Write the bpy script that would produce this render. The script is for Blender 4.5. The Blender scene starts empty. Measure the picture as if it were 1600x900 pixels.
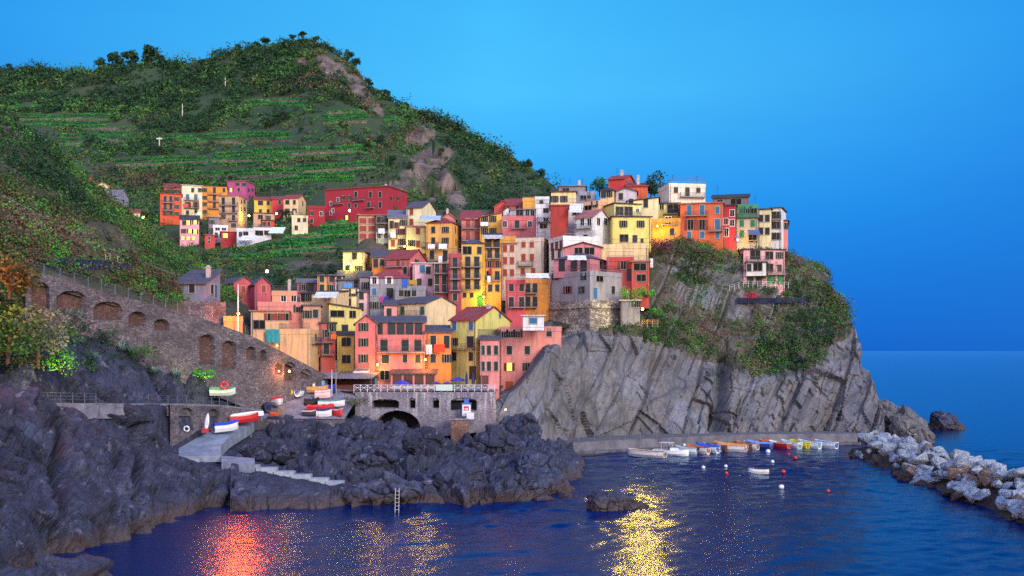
import bpy, bmesh, math, random
import numpy as np
from mathutils import Vector, Matrix
from mathutils.bvhtree import BVHTree
random.seed(7)
SC = bpy.context.scene
COL = SC.collection
rad = math.radians
# ---------------------------------------------------------------- camera
F, H, CX, HY = 1500.0, 18.0, 800.0, 548.0      # focal length in photo pixels, eye height, principal column, horizon row
cam_d = bpy.data.cameras.new('camera'); cam = bpy.data.objects.new('camera', cam_d); COL.objects.link(cam)
cam.location = (0, 0, H); cam.rotation_euler = (rad(90), 0, 0)
cam_d.sensor_width = 36; cam_d.lens = 36 * F / 1600; cam_d.shift_y = (HY - 450) / 1600
cam_d.clip_start = 0.5; cam_d.clip_end = 60000
SC.camera = cam
# ---------------------------------------------------------------- render look
SC.view_settings.view_transform = 'Standard'; SC.view_settings.look = 'None'
SC.view_settings.exposure = 0.0; SC.view_settings.gamma = 1.0
SC.render.engine = 'CYCLES'
SC.cycles.use_denoising = False
SC.cycles.max_bounces = 5; SC.cycles.diffuse_bounces = 2; SC.cycles.glossy_bounces = 2
SC.cycles.sample_clamp_indirect = 3.0; SC.cycles.sample_clamp_direct = 26.0; SC.cycles.use_adaptive_sampling = False
SC.cycles.caustics_reflective = False; SC.cycles.caustics_refractive = False
# ---------------------------------------------------------------- dusk sky
W = bpy.data.worlds.new('World'); SC.world = W; W.use_nodes = True
def lin(h):
    h = h.lstrip('#'); c = [int(h[i:i+2], 16) / 255 for i in (0, 2, 4)]
    return tuple(x / 12.92 if x <= .04045 else ((x + .055) / 1.055) ** 2.4 for x in c)
def lin4(h): return lin(h) + (1.0,)
class NT:
    def __init__(s, tree): s.t = tree; s.n = tree.nodes; s.l = tree.links
    def new(s, typ, **kw):
        nd = s.n.new(typ)
        for k, v in kw.items(): setattr(nd, k, v)
        return nd
    def put(s, sock, v):
        if isinstance(v, bpy.types.NodeSocket): s.l.new(v, sock)
        elif v is not None: sock.default_value = v
    def math(s, op, a, b=None, c=None, clamp=False):
        nd = s.new('ShaderNodeMath', operation=op, use_clamp=clamp)
        for i, v in enumerate((a, b, c)):
            if v is not None: s.put(nd.inputs[i], v)
        return nd.outputs[0]
    def mix(s, f, a, b, typ='MIX'):
        nd = s.new('ShaderNodeMix', data_type='RGBA', blend_type=typ)
        s.put(nd.inputs[0], f); s.put(nd.inputs[6], a); s.put(nd.inputs[7], b)
        return nd.outputs[2]
    def ramp(s, f, stops, interp='LINEAR'):
        nd = s.new('ShaderNodeValToRGB'); cr = nd.color_ramp; cr.interpolation = interp
        while len(cr.elements) < len(stops): cr.elements.new(0.5)
        for e, (p, c) in zip(cr.elements, stops): e.position = p; e.color = c
        s.put(nd.inputs[0], f); return nd.outputs[0]
    def noise(s, vec, scale, detail=4, rough=.55, dist=0.0):
        nd = s.new('ShaderNodeTexNoise'); s.put(nd.inputs['Vector'], vec)
        nd.inputs['Scale'].default_value = scale; nd.inputs['Detail'].default_value = detail
        nd.inputs['Roughness'].default_value = rough; nd.inputs['Distortion'].default_value = dist
        return nd.outputs[0]
    def vor(s, vec, scale, feature='F1', out=0, rand=1.0):
        nd = s.new('ShaderNodeTexVoronoi', feature=feature); s.put(nd.inputs['Vector'], vec)
        nd.inputs['Scale'].default_value = scale; nd.inputs['Randomness'].default_value = rand
        return nd.outputs[out]
    def mapping(s, vec, scale=(1, 1, 1), rot=(0, 0, 0)):
        nd = s.new('ShaderNodeMapping'); s.put(nd.inputs[0], vec)
        nd.inputs['Rotation'].default_value = rot; nd.inputs['Scale'].default_value = scale
        return nd.outputs[0]
    def bump(s, h, strength, dist, normal=None):
        nd = s.new('ShaderNodeBump'); s.put(nd.inputs['Height'], h)
        nd.inputs['Strength'].default_value = strength; nd.inputs['Distance'].default_value = dist
        if normal is not None: s.put(nd.inputs['Normal'], normal)
        return nd.outputs[0]
w = NT(W.node_tree)
bg = w.n['Background']
SUN_EL, SUN_ROT = 3.0, 205.0            # the sun has just gone, behind the viewer's right shoulder
tc = w.new('ShaderNodeTexCoord')
sep = w.new('ShaderNodeSeparateXYZ'); w.l.new(tc.outputs['Generated'], sep.inputs[0])
sky = w.new('ShaderNodeTexSky', sky_type='NISHITA'); sky.sun_disc = False
sky.sun_elevation = rad(SUN_EL); sky.sun_rotation = rad(SUN_ROT); sky.altitude = 20
sky.air_density = 1.4; sky.dust_density = .4; sky.ozone_density = 6.0
# blue hour: elevation gradient of the eastern sky, afterglow of the western one
el = w.math('MULTIPLY', sep.outputs[2], 1.0)
east = w.ramp(el, [(0.0, lin4('#0860cc')), (.06, lin4('#1074da')), (.14, lin4('#2498ee')), (.26, lin4('#4cbef6')), (.40, lin4('#38acee')), (1.0, lin4('#2a6cc8'))])
deep = w.ramp(el, [(0.0, lin4('#1664c2')), (.10, lin4('#1c76d4')), (.30, lin4('#2690e4')), (1.0, lin4('#1450b0'))])
azx = w.math('DIVIDE', sep.outputs[0], w.math('MAXIMUM', sep.outputs[1], .05))
off = w.math('ABSOLUTE', w.math('SUBTRACT', azx, -.02))
fade = w.math('SMOOTH_MIN', w.math('MULTIPLY', off, 1.6), 1.0, .2, clamp=True)
front = w.mix(fade, east, deep)
west = w.ramp(el, [(0.0, lin4('#f0d2ac')), (.15, lin4('#dccbbe')), (.45, lin4('#a8bade')), (1.0, lin4('#3c7cdc'))])
wf = w.math('MULTIPLY_ADD', sep.outputs[1], -1.25, .05, clamp=True)
cl = w.noise(w.mapping(tc.outputs['Generated'], (1.2, 1.2, 7)), 2.2, 5, .6, .4)
front = w.mix(1.0, front, w.ramp(cl, [(.3, (.95, .97, .98, 1)), (.7, (1.05, 1.03, 1.02, 1))]), 'MULTIPLY')
grad = w.mix(wf, front, w.mix(1.0, west, (3.7, 3.6, 3.6, 1), 'MULTIPLY'))
nsk = w.mix(1.0, sky.outputs[0], (.055, .055, .075, 1), 'MULTIPLY')
tot = w.mix(1.0, w.mix(1.0, grad, (11.0, 11.0, 11.0, 1), 'MULTIPLY'), nsk, 'ADD')
w.l.new(tot, bg.inputs[0]); bg.inputs[1].default_value = 0.1
# ---------------------------------------------------------------- last soft light of the sunset
sd = bpy.data.lights.new('sun', 'SUN'); sun = bpy.data.objects.new('sun', sd); COL.objects.link(sun)
sd.energy = 3.1; sd.angle = rad(24); sd.color = (1.0, .88, .68)
sun.rotation_euler = (rad(90 - 24), 0, rad(40))
# ---------------------------------------------------------------- helpers
def P(px, py, D): return Vector(((px - CX) * D / F, D, H + (HY - py) * D / F))
def Pz(px, D, z): return Vector(((px - CX) * D / F, D, z))
def water_D(py): return H * F / (py - HY)
def tag(o, label=None, cat=None, group=None, kind=None):
    if label: o['label'] = label
    if cat: o['category'] = cat
    if group: o['group'] = group
    if kind: o['kind'] = kind
    return o
def empty(name, loc=(0, 0, 0), rz=0.0):
    o = bpy.data.objects.new(name, None); COL.objects.link(o); o.empty_display_size = .3
    o.location = loc; o.rotation_euler = (0, 0, rz); return o
def link(name, me, parent=None, loc=None, rz=None):
    o = bpy.data.objects.new(name, me); COL.objects.link(o)
    if parent is not None: o.parent = parent
    if loc is not None: o.location = loc
    if rz is not None: o.rotation_euler = (0, 0, rz)
    return o
def copy_tree(o, parent=None):
    c = o.copy(); COL.objects.link(c)
    if parent is not None: c.parent = parent
    for ch in o.children: copy_tree(ch, c)
    return c
class MB:
    """collects faces of one part"""
    def __init__(s): s.v = []; s.f = []; s.m = []; s.cur = 0
    def face(s, pts):
        b = len(s.v); s.v += [tuple(p) for p in pts]; s.f.append(tuple(range(b, b + len(pts)))); s.m.append(s.cur)
    def box(s, x0, y0, z0, x1, y1, z1):
        b = len(s.v)
        s.v += [(x0, y0, z0), (x1, y0, z0), (x1, y1, z0), (x0, y1, z0), (x0, y0, z1), (x1, y0, z1), (x1, y1, z1), (x0, y1, z1)]
        for q in ((0, 3, 2, 1), (4, 5, 6, 7), (0, 1, 5, 4), (1, 2, 6, 5), (2, 3, 7, 6), (3, 0, 4, 7)):
            s.f.append(tuple(b + i for i in q)); s.m.append(s.cur)
    def prism(s, bot, top):
        """closed prism between two rings"""
        n = len(bot); b = len(s.v); s.v += [tuple(p) for p in bot] + [tuple(p) for p in top]
        s.f.append(tuple(b + i for i in reversed(range(n)))); s.m.append(s.cur)
        s.f.append(tuple(b + n + i for i in range(n))); s.m.append(s.cur)
        for i in range(n):
            j = (i + 1) % n; s.f.append((b + i, b + j, b + n + j, b + n + i)); s.m.append(s.cur)
    def bar(s, a, c, r, n=4, r2=None):
        a = Vector(a); c = Vector(c); d = (c - a).normalized()
        u = d.orthogonal().normalized(); w_ = d.cross(u); r2 = r if r2 is None else r2
        ra = [a + (u * math.cos(2 * math.pi * (i + .5) / n) + w_ * math.sin(2 * math.pi * (i + .5) / n)) * r for i in range(n)]
        rc = [c + (u * math.cos(2 * math.pi * (i + .5) / n) + w_ * math.sin(2 * math.pi * (i + .5) / n)) * r2 for i in range(n)]
        s.prism(ra, rc)
    def lathe(s, prof, n=12, c=(0, 0, 0), cap=True):
        b = len(s.v); k = len(prof)
        for r, z in prof:
            for i in range(n):
                a = 2 * math.pi * i / n; s.v.append((c[0] + r * math.cos(a), c[1] + r * math.sin(a), c[2] + z))
        for j in range(k - 1):
            for i in range(n):
                i2 = (i + 1) % n; s.f.append((b + j * n + i, b + j * n + i2, b + (j + 1) * n + i2, b + (j + 1) * n + i)); s.m.append(s.cur)
        if cap:
            s.f.append(tuple(b + i for i in reversed(range(n)))); s.m.append(s.cur)
            s.f.append(tuple(b + (k - 1) * n + i for i in range(n))); s.m.append(s.cur)
    def mesh(s, name, mats, smooth=False):
        me = bpy.data.meshes.new(name); me.from_pydata(s.v, [], s.f)
        for m in (mats if isinstance(mats, (list, tuple)) else [mats]): me.materials.append(m)
        if any(s.m): me.polygons.foreach_set('material_index', s.m)
        if smooth: me.polygons.foreach_set('use_smooth', [True] * len(s.f))
        me.update(); return me
    def build(s, name, mats, parent=None, loc=None, rz=None, smooth=False):
        return link(name, s.mesh(name, mats, smooth), parent, loc, rz)
def np_mesh(name, V, Q, mats, smooth=False, mi=None):
    """V (n,3), Q (m,4) quads -> mesh"""
    me = bpy.data.meshes.new(name); n, m = len(V), len(Q); k = Q.shape[1]
    me.vertices.add(n); me.vertices.foreach_set('co', np.asarray(V, np.float32).ravel())
    me.loops.add(m * k); me.loops.foreach_set('vertex_index', np.asarray(Q, np.int32).ravel())
    me.polygons.add(m); me.polygons.foreach_set('loop_start', np.arange(0, m * k, k, dtype=np.int32))
    me.polygons.foreach_set('loop_total', np.full(m, k, np.int32))
    for mm in (mats if isinstance(mats, (list, tuple)) else [mats]): me.materials.append(mm)
    if mi is not None: me.polygons.foreach_set('material_index', np.asarray(mi, np.int32))
    me.polygons.foreach_set('use_smooth', np.full(m, smooth, bool))
    me.update(calc_edges=True); me.validate(); return me
# numpy noise
def _h(ix, iy, iz, s):
    n = (ix.astype(np.int64) * 374761393 + iy.astype(np.int64) * 668265263 + iz.astype(np.int64) * 2147483647 + s * 1274126177) & 0xffffffff
    n = ((n ^ (n >> 13)) * 1274126177) & 0xffffffff
    n = ((n ^ (n >> 16)) * 2246822519) & 0xffffffff
    return ((n ^ (n >> 15)) & 0xffffff).astype(np.float64) / 0xffffff
def vn(p, s=0):
    i = np.floor(p); f = p - i; f = f * f * (3 - 2 * f); i = i.astype(np.int64); r = 0
    for dx in (0, 1):
        for dy in (0, 1):
            for dz in (0, 1):
                wgt = (f[:, 0] if dx else 1 - f[:, 0]) * (f[:, 1] if dy else 1 - f[:, 1]) * (f[:, 2] if dz else 1 - f[:, 2])
                r = r + wgt * _h(i[:, 0] + dx, i[:, 1] + dy, i[:, 2] + dz, s)
    return r * 2 - 1
def fbm(p, sc, oct=4, s=0, gain=.5):
    r = 0; a = 1; p = p / sc
    for k in range(oct): r = r + a * vn(p, s + k); a *= gain; p = p * 2.03 + 7.1
    return r
def cells(p, sc, s=0, tilt=.8):
    """broken-rock displacement: each voronoi cell is a tilted facet; returns (height, edge distance)"""
    p = p / sc; i0 = np.floor(p).astype(np.int64)
    b1 = np.full(len(p), 9.0); b2 = np.full(len(p), 9.0); hh = np.zeros(len(p))
    for dx in (-1, 0, 1):
        for dy in (-1, 0, 1):
            for dz in (-1, 0, 1):
                x, y, z = i0[:, 0] + dx, i0[:, 1] + dy, i0[:, 2] + dz
                c = np.stack([x + _h(x, y, z, s), y + _h(x, y, z, s + 1), z + _h(x, y, z, s + 2)], 1)
                d = p - c; dd = np.sqrt((d * d).sum(1))
                g = np.stack([_h(x, y, z, s + 3) - .5, _h(x, y, z, s + 4) - .5, _h(x, y, z, s + 5) - .5], 1)
                hv = (_h(x, y, z, s + 6) - .5) + tilt * 2 * (d * g).sum(1)
                nb = dd < b1
                b2 = np.where(nb, b1, np.minimum(b2, dd)); hh = np.where(nb, hv, hh); b1 = np.where(nb, dd, b1)
    return hh, b2 - b1
# ---------------------------------------------------------------- materials
MATS = {}
def newmat(name):
    m = bpy.data.materials.new(name); m.use_nodes = True
    t = NT(m.node_tree); b = t.n['Principled BSDF']; return m, t, b
def geo_pos(t): return t.new('ShaderNodeNewGeometry').outputs['Position']
def hexs(c, k): return tuple(min(1, max(0, x * k)) for x in lin(c)) + (1.0,)
def plain(hexc, rough=.6, metal=0.0, var=.25, sc=2.0):
    key = ('p', hexc, rough, metal)
    if key in MATS: return MATS[key]
    m, t, b = newmat('paint'); n = t.noise(geo_pos(t), sc, 5, .6)
    t.put(b.inputs['Base Color'], t.ramp(n, [(.3, hexs(hexc, 1 - var)), (.7, hexs(hexc, 1 + var * .6))]))
    b.inputs['Roughness'].default_value = rough; b.inputs['Metallic'].default_value = metal
    MATS[key] = m; return m
def glow(hexc, strength):
    key = ('g', hexc, strength)
    if key in MATS: return MATS[key]
    m, t, b = newmat('lamplight'); b.inputs['Base Color'].default_value = lin4(hexc)
    b.inputs['Emission Color'].default_value = lin4(hexc); b.inputs['Emission Strength'].default_value = strength
    MATS[key] = m; return m
def plaster(hexc):
    key = ('w', hexc)
    if key in MATS: return MATS[key]
    m, t, b = newmat('plaster'); pos = geo_pos(t)
    n1 = t.noise(pos, .35, 5, .6); n2 = t.noise(t.mapping(pos, (1.6, 1.6, .22)), 1.0, 4, .65); n3 = t.noise(pos, 5.0, 4, .6)
    base = t.mix(t.ramp(n1, [(.35, (0, 0, 0, 1)), (.7, (1, 1, 1, 1))]), hexs(hexc, .86), hexs(hexc, 1.1))
    g = lin(hexc); L = sum(g) / 3
    dirt = tuple(.55 * (x * .55 + L * .35) for x in g) + (1,)
    base = t.mix(t.ramp(n2, [(.46, (0, 0, 0, 1)), (.74, (.85, .85, .85, 1))]), base, dirt)
    n4 = t.noise(pos, .9, 6, .7, .8); base = t.mix(t.ramp(n4, [(.56, (0, 0, 0, 1)), (.60, (.5, .5, .5, 1)), (.9, (.7, .7, .7, 1))]), base, tuple(min(1, x * .62 + .10 * L) for x in g) + (1,))
    pale = tuple(min(1, x * .5 + .45 * (L + .25)) for x in g) + (1,)
    base = t.mix(t.ramp(n3, [(.62, (0, 0, 0, 1)), (.80, (.45, .45, .45, 1))]), base, pale)
    t.put(b.inputs['Base Color'], base); b.inputs['Roughness'].default_value = .92
    t.put(b.inputs['Normal'], t.bump(n3, .35, .05))
    MATS[key] = m; return m
def roofmat(hexc):
    key = ('r', hexc)
    if key in MATS: return MATS[key]
    m, t, b = newmat('roof_tiles'); pos = geo_pos(t)
    n1 = t.noise(pos, .5, 5, .65); c = t.vor(pos, 2.6, out=1)
    bw = t.new('ShaderNodeRGBToBW'); t.put(bw.inputs[0], c)
    base = t.mix(bw.outputs[0], hexs(hexc, .7), hexs(hexc, 1.3))
    base = t.mix(t.ramp(n1, [(.45, (0, 0, 0, 1)), (.75, (.7, .7, .7, 1))]), base, hexs('#6a6258', .8))
    t.put(b.inputs['Base Color'], base); b.inputs['Roughness'].default_value = .8
    wv = t.new('ShaderNodeTexWave', wave_type='BANDS', bands_direction='DIAGONAL'); t.put(wv.inputs[0], pos); wv.inputs['Scale'].default_value = 1.2
    t.put(b.inputs['Normal'], t.bump(t.math('ADD', wv.outputs[1], bw.outputs[0]), .5, .08))
    MATS[key] = m; return m
def masonry(name, cols, sc=2.2, mortar='#3a3236'):
    m, t, b = newmat(name); pos = t.mapping(geo_pos(t), (1, 1, 1.7))
    c = t.vor(pos, sc, out=1); bw = t.new('ShaderNodeRGBToBW'); t.put(bw.inputs[0], c)
    k = len(cols); base = t.ramp(bw.outputs[0], [(i / (k - 1) * .8 + .1, lin4(x)) for i, x in enumerate(cols)])
    e = t.vor(pos, sc, 'DISTANCE_TO_EDGE'); n1 = t.noise(pos, .25, 5, .6)
    base = t.mix(t.ramp(e, [(.02, (1, 1, 1, 1)), (.09, (0, 0, 0, 1))]), base, lin4(mortar))
    base = t.mix(t.ramp(n1, [(.42, (0, 0, 0, 1)), (.68, (.75, .75, .75, 1))]), base, hexs(cols[0], .55))
    t.put(b.inputs['Base Color'], base); b.inputs['Roughness'].default_value = .95
    t.put(b.inputs['Normal'], t.bump(t.math('MINIMUM', e, .2), .8, .25)); return m
def rock(name, cols, stretch=(1, 1, 1), rot=(0, 0, 0), sc=.35, crack=.5, stain='#8d8594', wet=None, bmp=.9):
    m, t, b = newmat(name); gp = geo_pos(t); pos = t.mapping(t.mapping(gp, (1, 1, 1), rot), stretch)
    n0 = t.noise(gp, .06, 4, .6); n1 = t.noise(pos, sc, 7, .68, .6); n2 = t.noise(pos, sc * 6, 6, .7)
    k = len(cols); mixn = t.math('MULTIPLY_ADD', n0, .8, t.math('MULTIPLY_ADD', n1, .9, -.35))
    base = t.ramp(mixn, [(.22 + .56 * i / (k - 1), lin4(x)) for i, x in enumerate(cols)])
    base = t.mix(t.ramp(n2, [(.3, (.8, .8, .8, 1)), (.55, (0, 0, 0, 1))]), base, hexs(cols[0], .45))
    base = t.mix(t.ramp(t.noise(pos, sc * 3, 5, .6), [(.60, (0, 0, 0, 1)), (.72, (.55, .55, .55, 1))]), base, lin4(stain))
    wp = t.new('ShaderNodeVectorMath', operation='ADD')
    t.put(wp.inputs[0], pos); nn = t.new('ShaderNodeTexNoise'); t.put(nn.inputs[0], pos); nn.inputs['Scale'].default_value = sc * 1.5
    sb = t.new('ShaderNodeVectorMath', operation='SCALE'); t.put(sb.inputs[0], nn.outputs[1]); sb.inputs['Scale'].default_value = 1.6
    t.put(wp.inputs[1], sb.outputs[0])
    e = t.vor(wp.outputs[0], sc * .9, 'DISTANCE_TO_EDGE'); e2 = t.vor(wp.outputs[0], sc * 3.2, 'DISTANCE_TO_EDGE')
    cr = t.math('MINIMUM', t.ramp(e, [(0, (0, 0, 0, 1)), (.06, (1, 1, 1, 1))]), t.ramp(e2, [(0, (.45, .45, .45, 1)), (.05, (1, 1, 1, 1))]))
    base = t.mix(t.math('MULTIPLY', t.math('SUBTRACT', 1.0, cr), crack), base, hexs(cols[0], .2))
    ro = .85
    if wet is not None:
        sz = t.new('ShaderNodeSeparateXYZ'); t.put(sz.inputs[0], gp)
        wz = t.math('ADD', sz.outputs[2], t.math('MULTIPLY_ADD', n1, 1.4, -.7))
        wm = t.ramp(t.math('MULTIPLY', wz, .25), [(.12, (1, 1, 1, 1)), (.45, (0, 0, 0, 1))])
        base = t.mix(wm, base, lin4(wet))
    t.put(b.inputs['Base Color'], base); b.inputs['Roughness'].default_value = ro
    cv = t.new('ShaderNodeRGBToBW'); t.put(cv.inputs[0], t.vor(wp.outputs[0], sc * 2.4, out=1)); cv2 = t.new('ShaderNodeRGBToBW'); t.put(cv2.inputs[0], t.vor(wp.outputs[0], sc * 6.5, out=1))
    fac = t.math('ADD', t.math('MULTIPLY', cv.outputs[0], .75), t.math('MULTIPLY', cv2.outputs[0], .3))
    base = t.mix(t.math('MULTIPLY', cv.outputs[0], .24), base, hexs(cols[-1], 1.0)); t.put(b.inputs['Base Color'], base)
    hgt = t.math('ADD', t.math('ADD', fac, t.math('MULTIPLY', n2, .32)), t.math('ADD', n1, t.math('MULTIPLY', cr, .22)))
    t.put(b.inputs['Normal'], t.bump(hgt, bmp, .7)); return m
def leafmat(name, cols):
    m, t, b = newmat(name); g = t.new('ShaderNodeNewGeometry'); n = t.noise(g.outputs['Position'], .12, 3, .6)
    f = t.math('MULTIPLY_ADD', g.outputs['Random Per Island'], .30, t.math('MULTIPLY_ADD', n, 1.25, -.25))
    k = len(cols); t.put(b.inputs['Base Color'], t.ramp(f, [(.1 + .8 * i / (k - 1), lin4(x)) for i, x in enumerate(cols)]))
    b.inputs['Roughness'].default_value = .75; b.inputs['Specular IOR Level'].default_value = .2; return m
# ================================================================ setting
def catmull(A, t):
    """A (n,...) control values at 0..n-1, t sample positions"""
    n = len(A); i = np.clip(np.floor(t).astype(int), 0, n - 2); f = t - i
    sh = (len(t),) + (1,) * (A.ndim - 1); f = f.reshape(sh)
    g = lambda k: A[np.clip(k, 0, n - 1)]
    p0, p1, p2, p3 = g(i - 1), g(i), g(i + 1), g(i + 2)
    p0 = np.where((i == 0).reshape(sh), 2 * p1 - p2, p0); p3 = np.where((i == n - 2).reshape(sh), 2 * p2 - p1, p3)
    m1, m2 = (p2 - p0) * .36, (p3 - p1) * .36
    return (2 * f**3 - 3 * f**2 + 1) * p1 + (f**3 - 2 * f**2 + f) * m1 + (-2 * f**3 + 3 * f**2) * p2 + (f**3 - f**2) * m2
SHEETS = []
def sheet(name, rows, nu, nv, disp, mat, smooth=False, mask=None):
    A = np.array([[list(p) for p in r] for r in rows], float)          # rows (foot to top), columns left to right
    B = catmull(A, np.linspace(0, A.shape[0] - 1, nv)); B = np.swapaxes(B, 0, 1)
    B = catmull(B, np.linspace(0, A.shape[1] - 1, nu)); G = np.swapaxes(B, 0, 1)      # nv, nu, 3
    du = np.gradient(G, axis=1); dv = np.gradient(G, axis=0); N = np.cross(du, dv); N /= np.linalg.norm(N, axis=2, keepdims=True) + 1e-9
    V = G.reshape(-1, 3); Nn = N.reshape(-1, 3)
    if disp is not None: V = V + disp(V, Nn)
    idx = np.arange(nu * nv).reshape(nv, nu)
    Q = np.stack([idx[:-1, :-1], idx[:-1, 1:], idx[1:, 1:], idx[1:, :-1]], 2).reshape(-1, 4)
    me = np_mesh(name, V, Q, mat, smooth)
    if mask is not None:
        at = me.attributes.new('bare', 'FLOAT', 'POINT'); at.data.foreach_set('value', np.asarray(mask(V), np.float32))
    o = link(name, me); tag(o, kind='structure'); SHEETS.append((V, Q)); return o, V, Q
def pix(V):
    return CX + V[:, 0] * F / V[:, 1], HY - (V[:, 2] - H) * F / V[:, 1]

# ---- far hill
hillmat, t, b = newmat('hill_ground'); gp = geo_pos(t)
n1 = t.noise(gp, .03, 6, .62); n2 = t.noise(gp, .25, 6, .7); n3 = t.noise(gp, .011, 3, .5)
gr = t.ramp(t.math('MULTIPLY_ADD', n2, .6, t.math('MULTIPLY_ADD', n1, .7, -.15)), [(.25, lin4('#14261a')), (.42, lin4('#233c1e')), (.58, lin4('#334024')), (.74, lin4('#46402e')), (.88, lin4('#5c4c42'))])
rk = t.ramp(t.noise(t.mapping(gp, (1, 1, .45)), .11, 7, .72, 1.0), [(.3, lin4('#2e2828')), (.5, lin4('#5e524e')), (.7, lin4('#8a786c'))])
at = t.new('ShaderNodeAttribute', attribute_name='bare')
mk = t.math('MULTIPLY_ADD', t.noise(gp, .05, 5, .65), .9, t.math('ADD', at.outputs['Fac'], -.42), clamp=True)
t.put(b.inputs['Base Color'], t.mix(t.ramp(mk, [(.42, (0, 0, 0, 1)), (.55, (1, 1, 1, 1))]), gr, rk)); b.inputs['Roughness'].default_value = .95
t.put(b.inputs['Normal'], t.bump(n2, 1.0, 1.2))
cols_ = [(-420, 150, 700), (-150, 120, 690), (30, 113, 680), (140, 112, 670), (210, 100, 660), (320, 99, 650), (400, 84, 630), (470, 70, 610), (500, 74, 600), (548, 98, 580), (580, 128, 565),
         (640, 172, 540), (700, 197, 520), (760, 232, 500), (800, 257, 480), (850, 292, 450), (900, 345, 430), (980, 420, 400), (1080, 520, 380)]
def hillcol(px, pr, Dr):
    yb, Db = (480, 205) if px < 560 else (480 - min(1, (px - 560) / 120) * 95, 205 + min(1, (px - 560) / 120) * 55)
    if px > 840: yb = 400 + (px - 840) * .7; Db = 275
    out = []
    for tt in (0, .12, .25, .36, .5, .65, .8, .92, 1.0):
        out.append(P(px, yb + (pr - yb) * tt, Db + (Dr - Db) * tt ** 1.05))
    e = out[-1]; out.append(Vector((e.x * 1.05, e.y + 60, e.z - 14))); out.append(Vector((e.x * 1.2, e.y + 220, -5)))
    return out
hc = [hillcol(*c) for c in cols_]
def spots(V, lst):
    x, y = pix(V); m = np.zeros(len(V))
    for cx, cy, rx, ry, a, s in lst:
        ca, sa = math.cos(rad(a)), math.sin(rad(a)); dx, dy = x - cx, y - cy
        m = np.maximum(m, s * np.exp(-(((dx * ca + dy * sa) / rx) ** 2 + ((-dx * sa + dy * ca) / ry) ** 2)))
    return m
BARE = [(655, 215, 18, 28, 60, 1), (672, 250, 20, 44, 70, 1), (702, 292, 46, 15, 62, 1), (655, 288, 38, 18, 30, 1), (615, 292, 26, 14, 10, 1), (520, 110, 44, 16, 40, .9), (560, 140, 40, 15, 48, .9),
        (475, 95, 12, 10, 0, .7), (590, 170, 30, 10, 50, .7), (500, 168, 90, 6, 0, .35), (300, 250, 160, 8, -3, .35), (480, 415, 80, 16, -8, .5), (440, 255, 160, 6, 0, .3)]
def hill_disp(V, N):
    d = fbm(V, 90, 4, 3) * 5 + fbm(V, 22, 3, 9) * 1.3
    m = spots(V, BARE[:9]); c, e = cells(V * np.array([1, 1, .5]), 14, 21)
    d = d + m * (c * 8 - np.clip(.12 - e, 0, .12) * 20)
    fall = np.clip((V[:, 2] - 20) / 30, 0.15, 1)
    return np.array([0, -.35, .9]) * (d * fall)[:, None]
hill, HV, HQ = sheet('hill', [[c[i] for c in hc] for i in range(11)], 330, 230, hill_disp, hillmat, True, lambda V: spots(V, BARE))

# ---- near hillside, sea cliff and harbour rocks on the left
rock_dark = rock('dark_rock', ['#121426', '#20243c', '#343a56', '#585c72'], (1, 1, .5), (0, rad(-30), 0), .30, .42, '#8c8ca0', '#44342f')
rock_cliff = rock('cliff_rock', ['#34353f', '#545662', '#625e5e', '#6c7080', '#88868a'], (1.0, 1.0, .36), (0, rad(-26), 0), .16, .6, '#8c7a6c', '#3a3038', .6)
slopemat, t, b = newmat('scrub_slope'); gp = geo_pos(t)
n1 = t.noise(gp, .12, 6, .65); n2 = t.noise(gp, .9, 5, .7)
c1 = t.ramp(t.math('MULTIPLY_ADD', n2, .5, t.math('MULTIPLY_ADD', n1, .8, -.15)), [(.25, lin4('#1a2618')), (.42, lin4('#323c26')), (.55, lin4('#4c4438')), (.7, lin4('#605450')), (.85, lin4('#807478'))])
t.put(b.inputs['Base Color'], c1); b.inputs['Roughness'].default_value = .95
t.put(b.inputs['Normal'], t.bump(n2, 1.0, .5))
def beds(u, w_, lo, hi, L, seed, tilt):
    """leaning beds: each is a flat face standing more or less proud of its neighbours"""
    r_ = np.random.RandomState(seed); ed = np.cumsum(r_.uniform(lo, hi, 700)) - 300; i = np.clip(np.searchsorted(ed, u), 1, 699); w0 = ed[i] - ed[i - 1]; f = (u - ed[i - 1]) / w0
    ph = r_.uniform(0, 9, 702)[i]; ln = r_.uniform(L * .6, L * 1.5, 702)[i]; j = np.floor((w_ + ph + (f - .5) * w0 * .6) / ln).astype(np.int64)
    hh_ = _h(i, j, j * 0, seed) - .5; tl = (_h(i, j, j * 0 + 3, seed) - .35) * tilt; tv = (_h(i, j, j * 0 + 5, seed) - .5) * .10
    return hh_, tl * (f - .5) * w0 + tv * (np.mod(w_ + ph, ln) - ln / 2), np.clip(1 - np.minimum(f, 1 - f) * w0 / .55, 0, 1)
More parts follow.
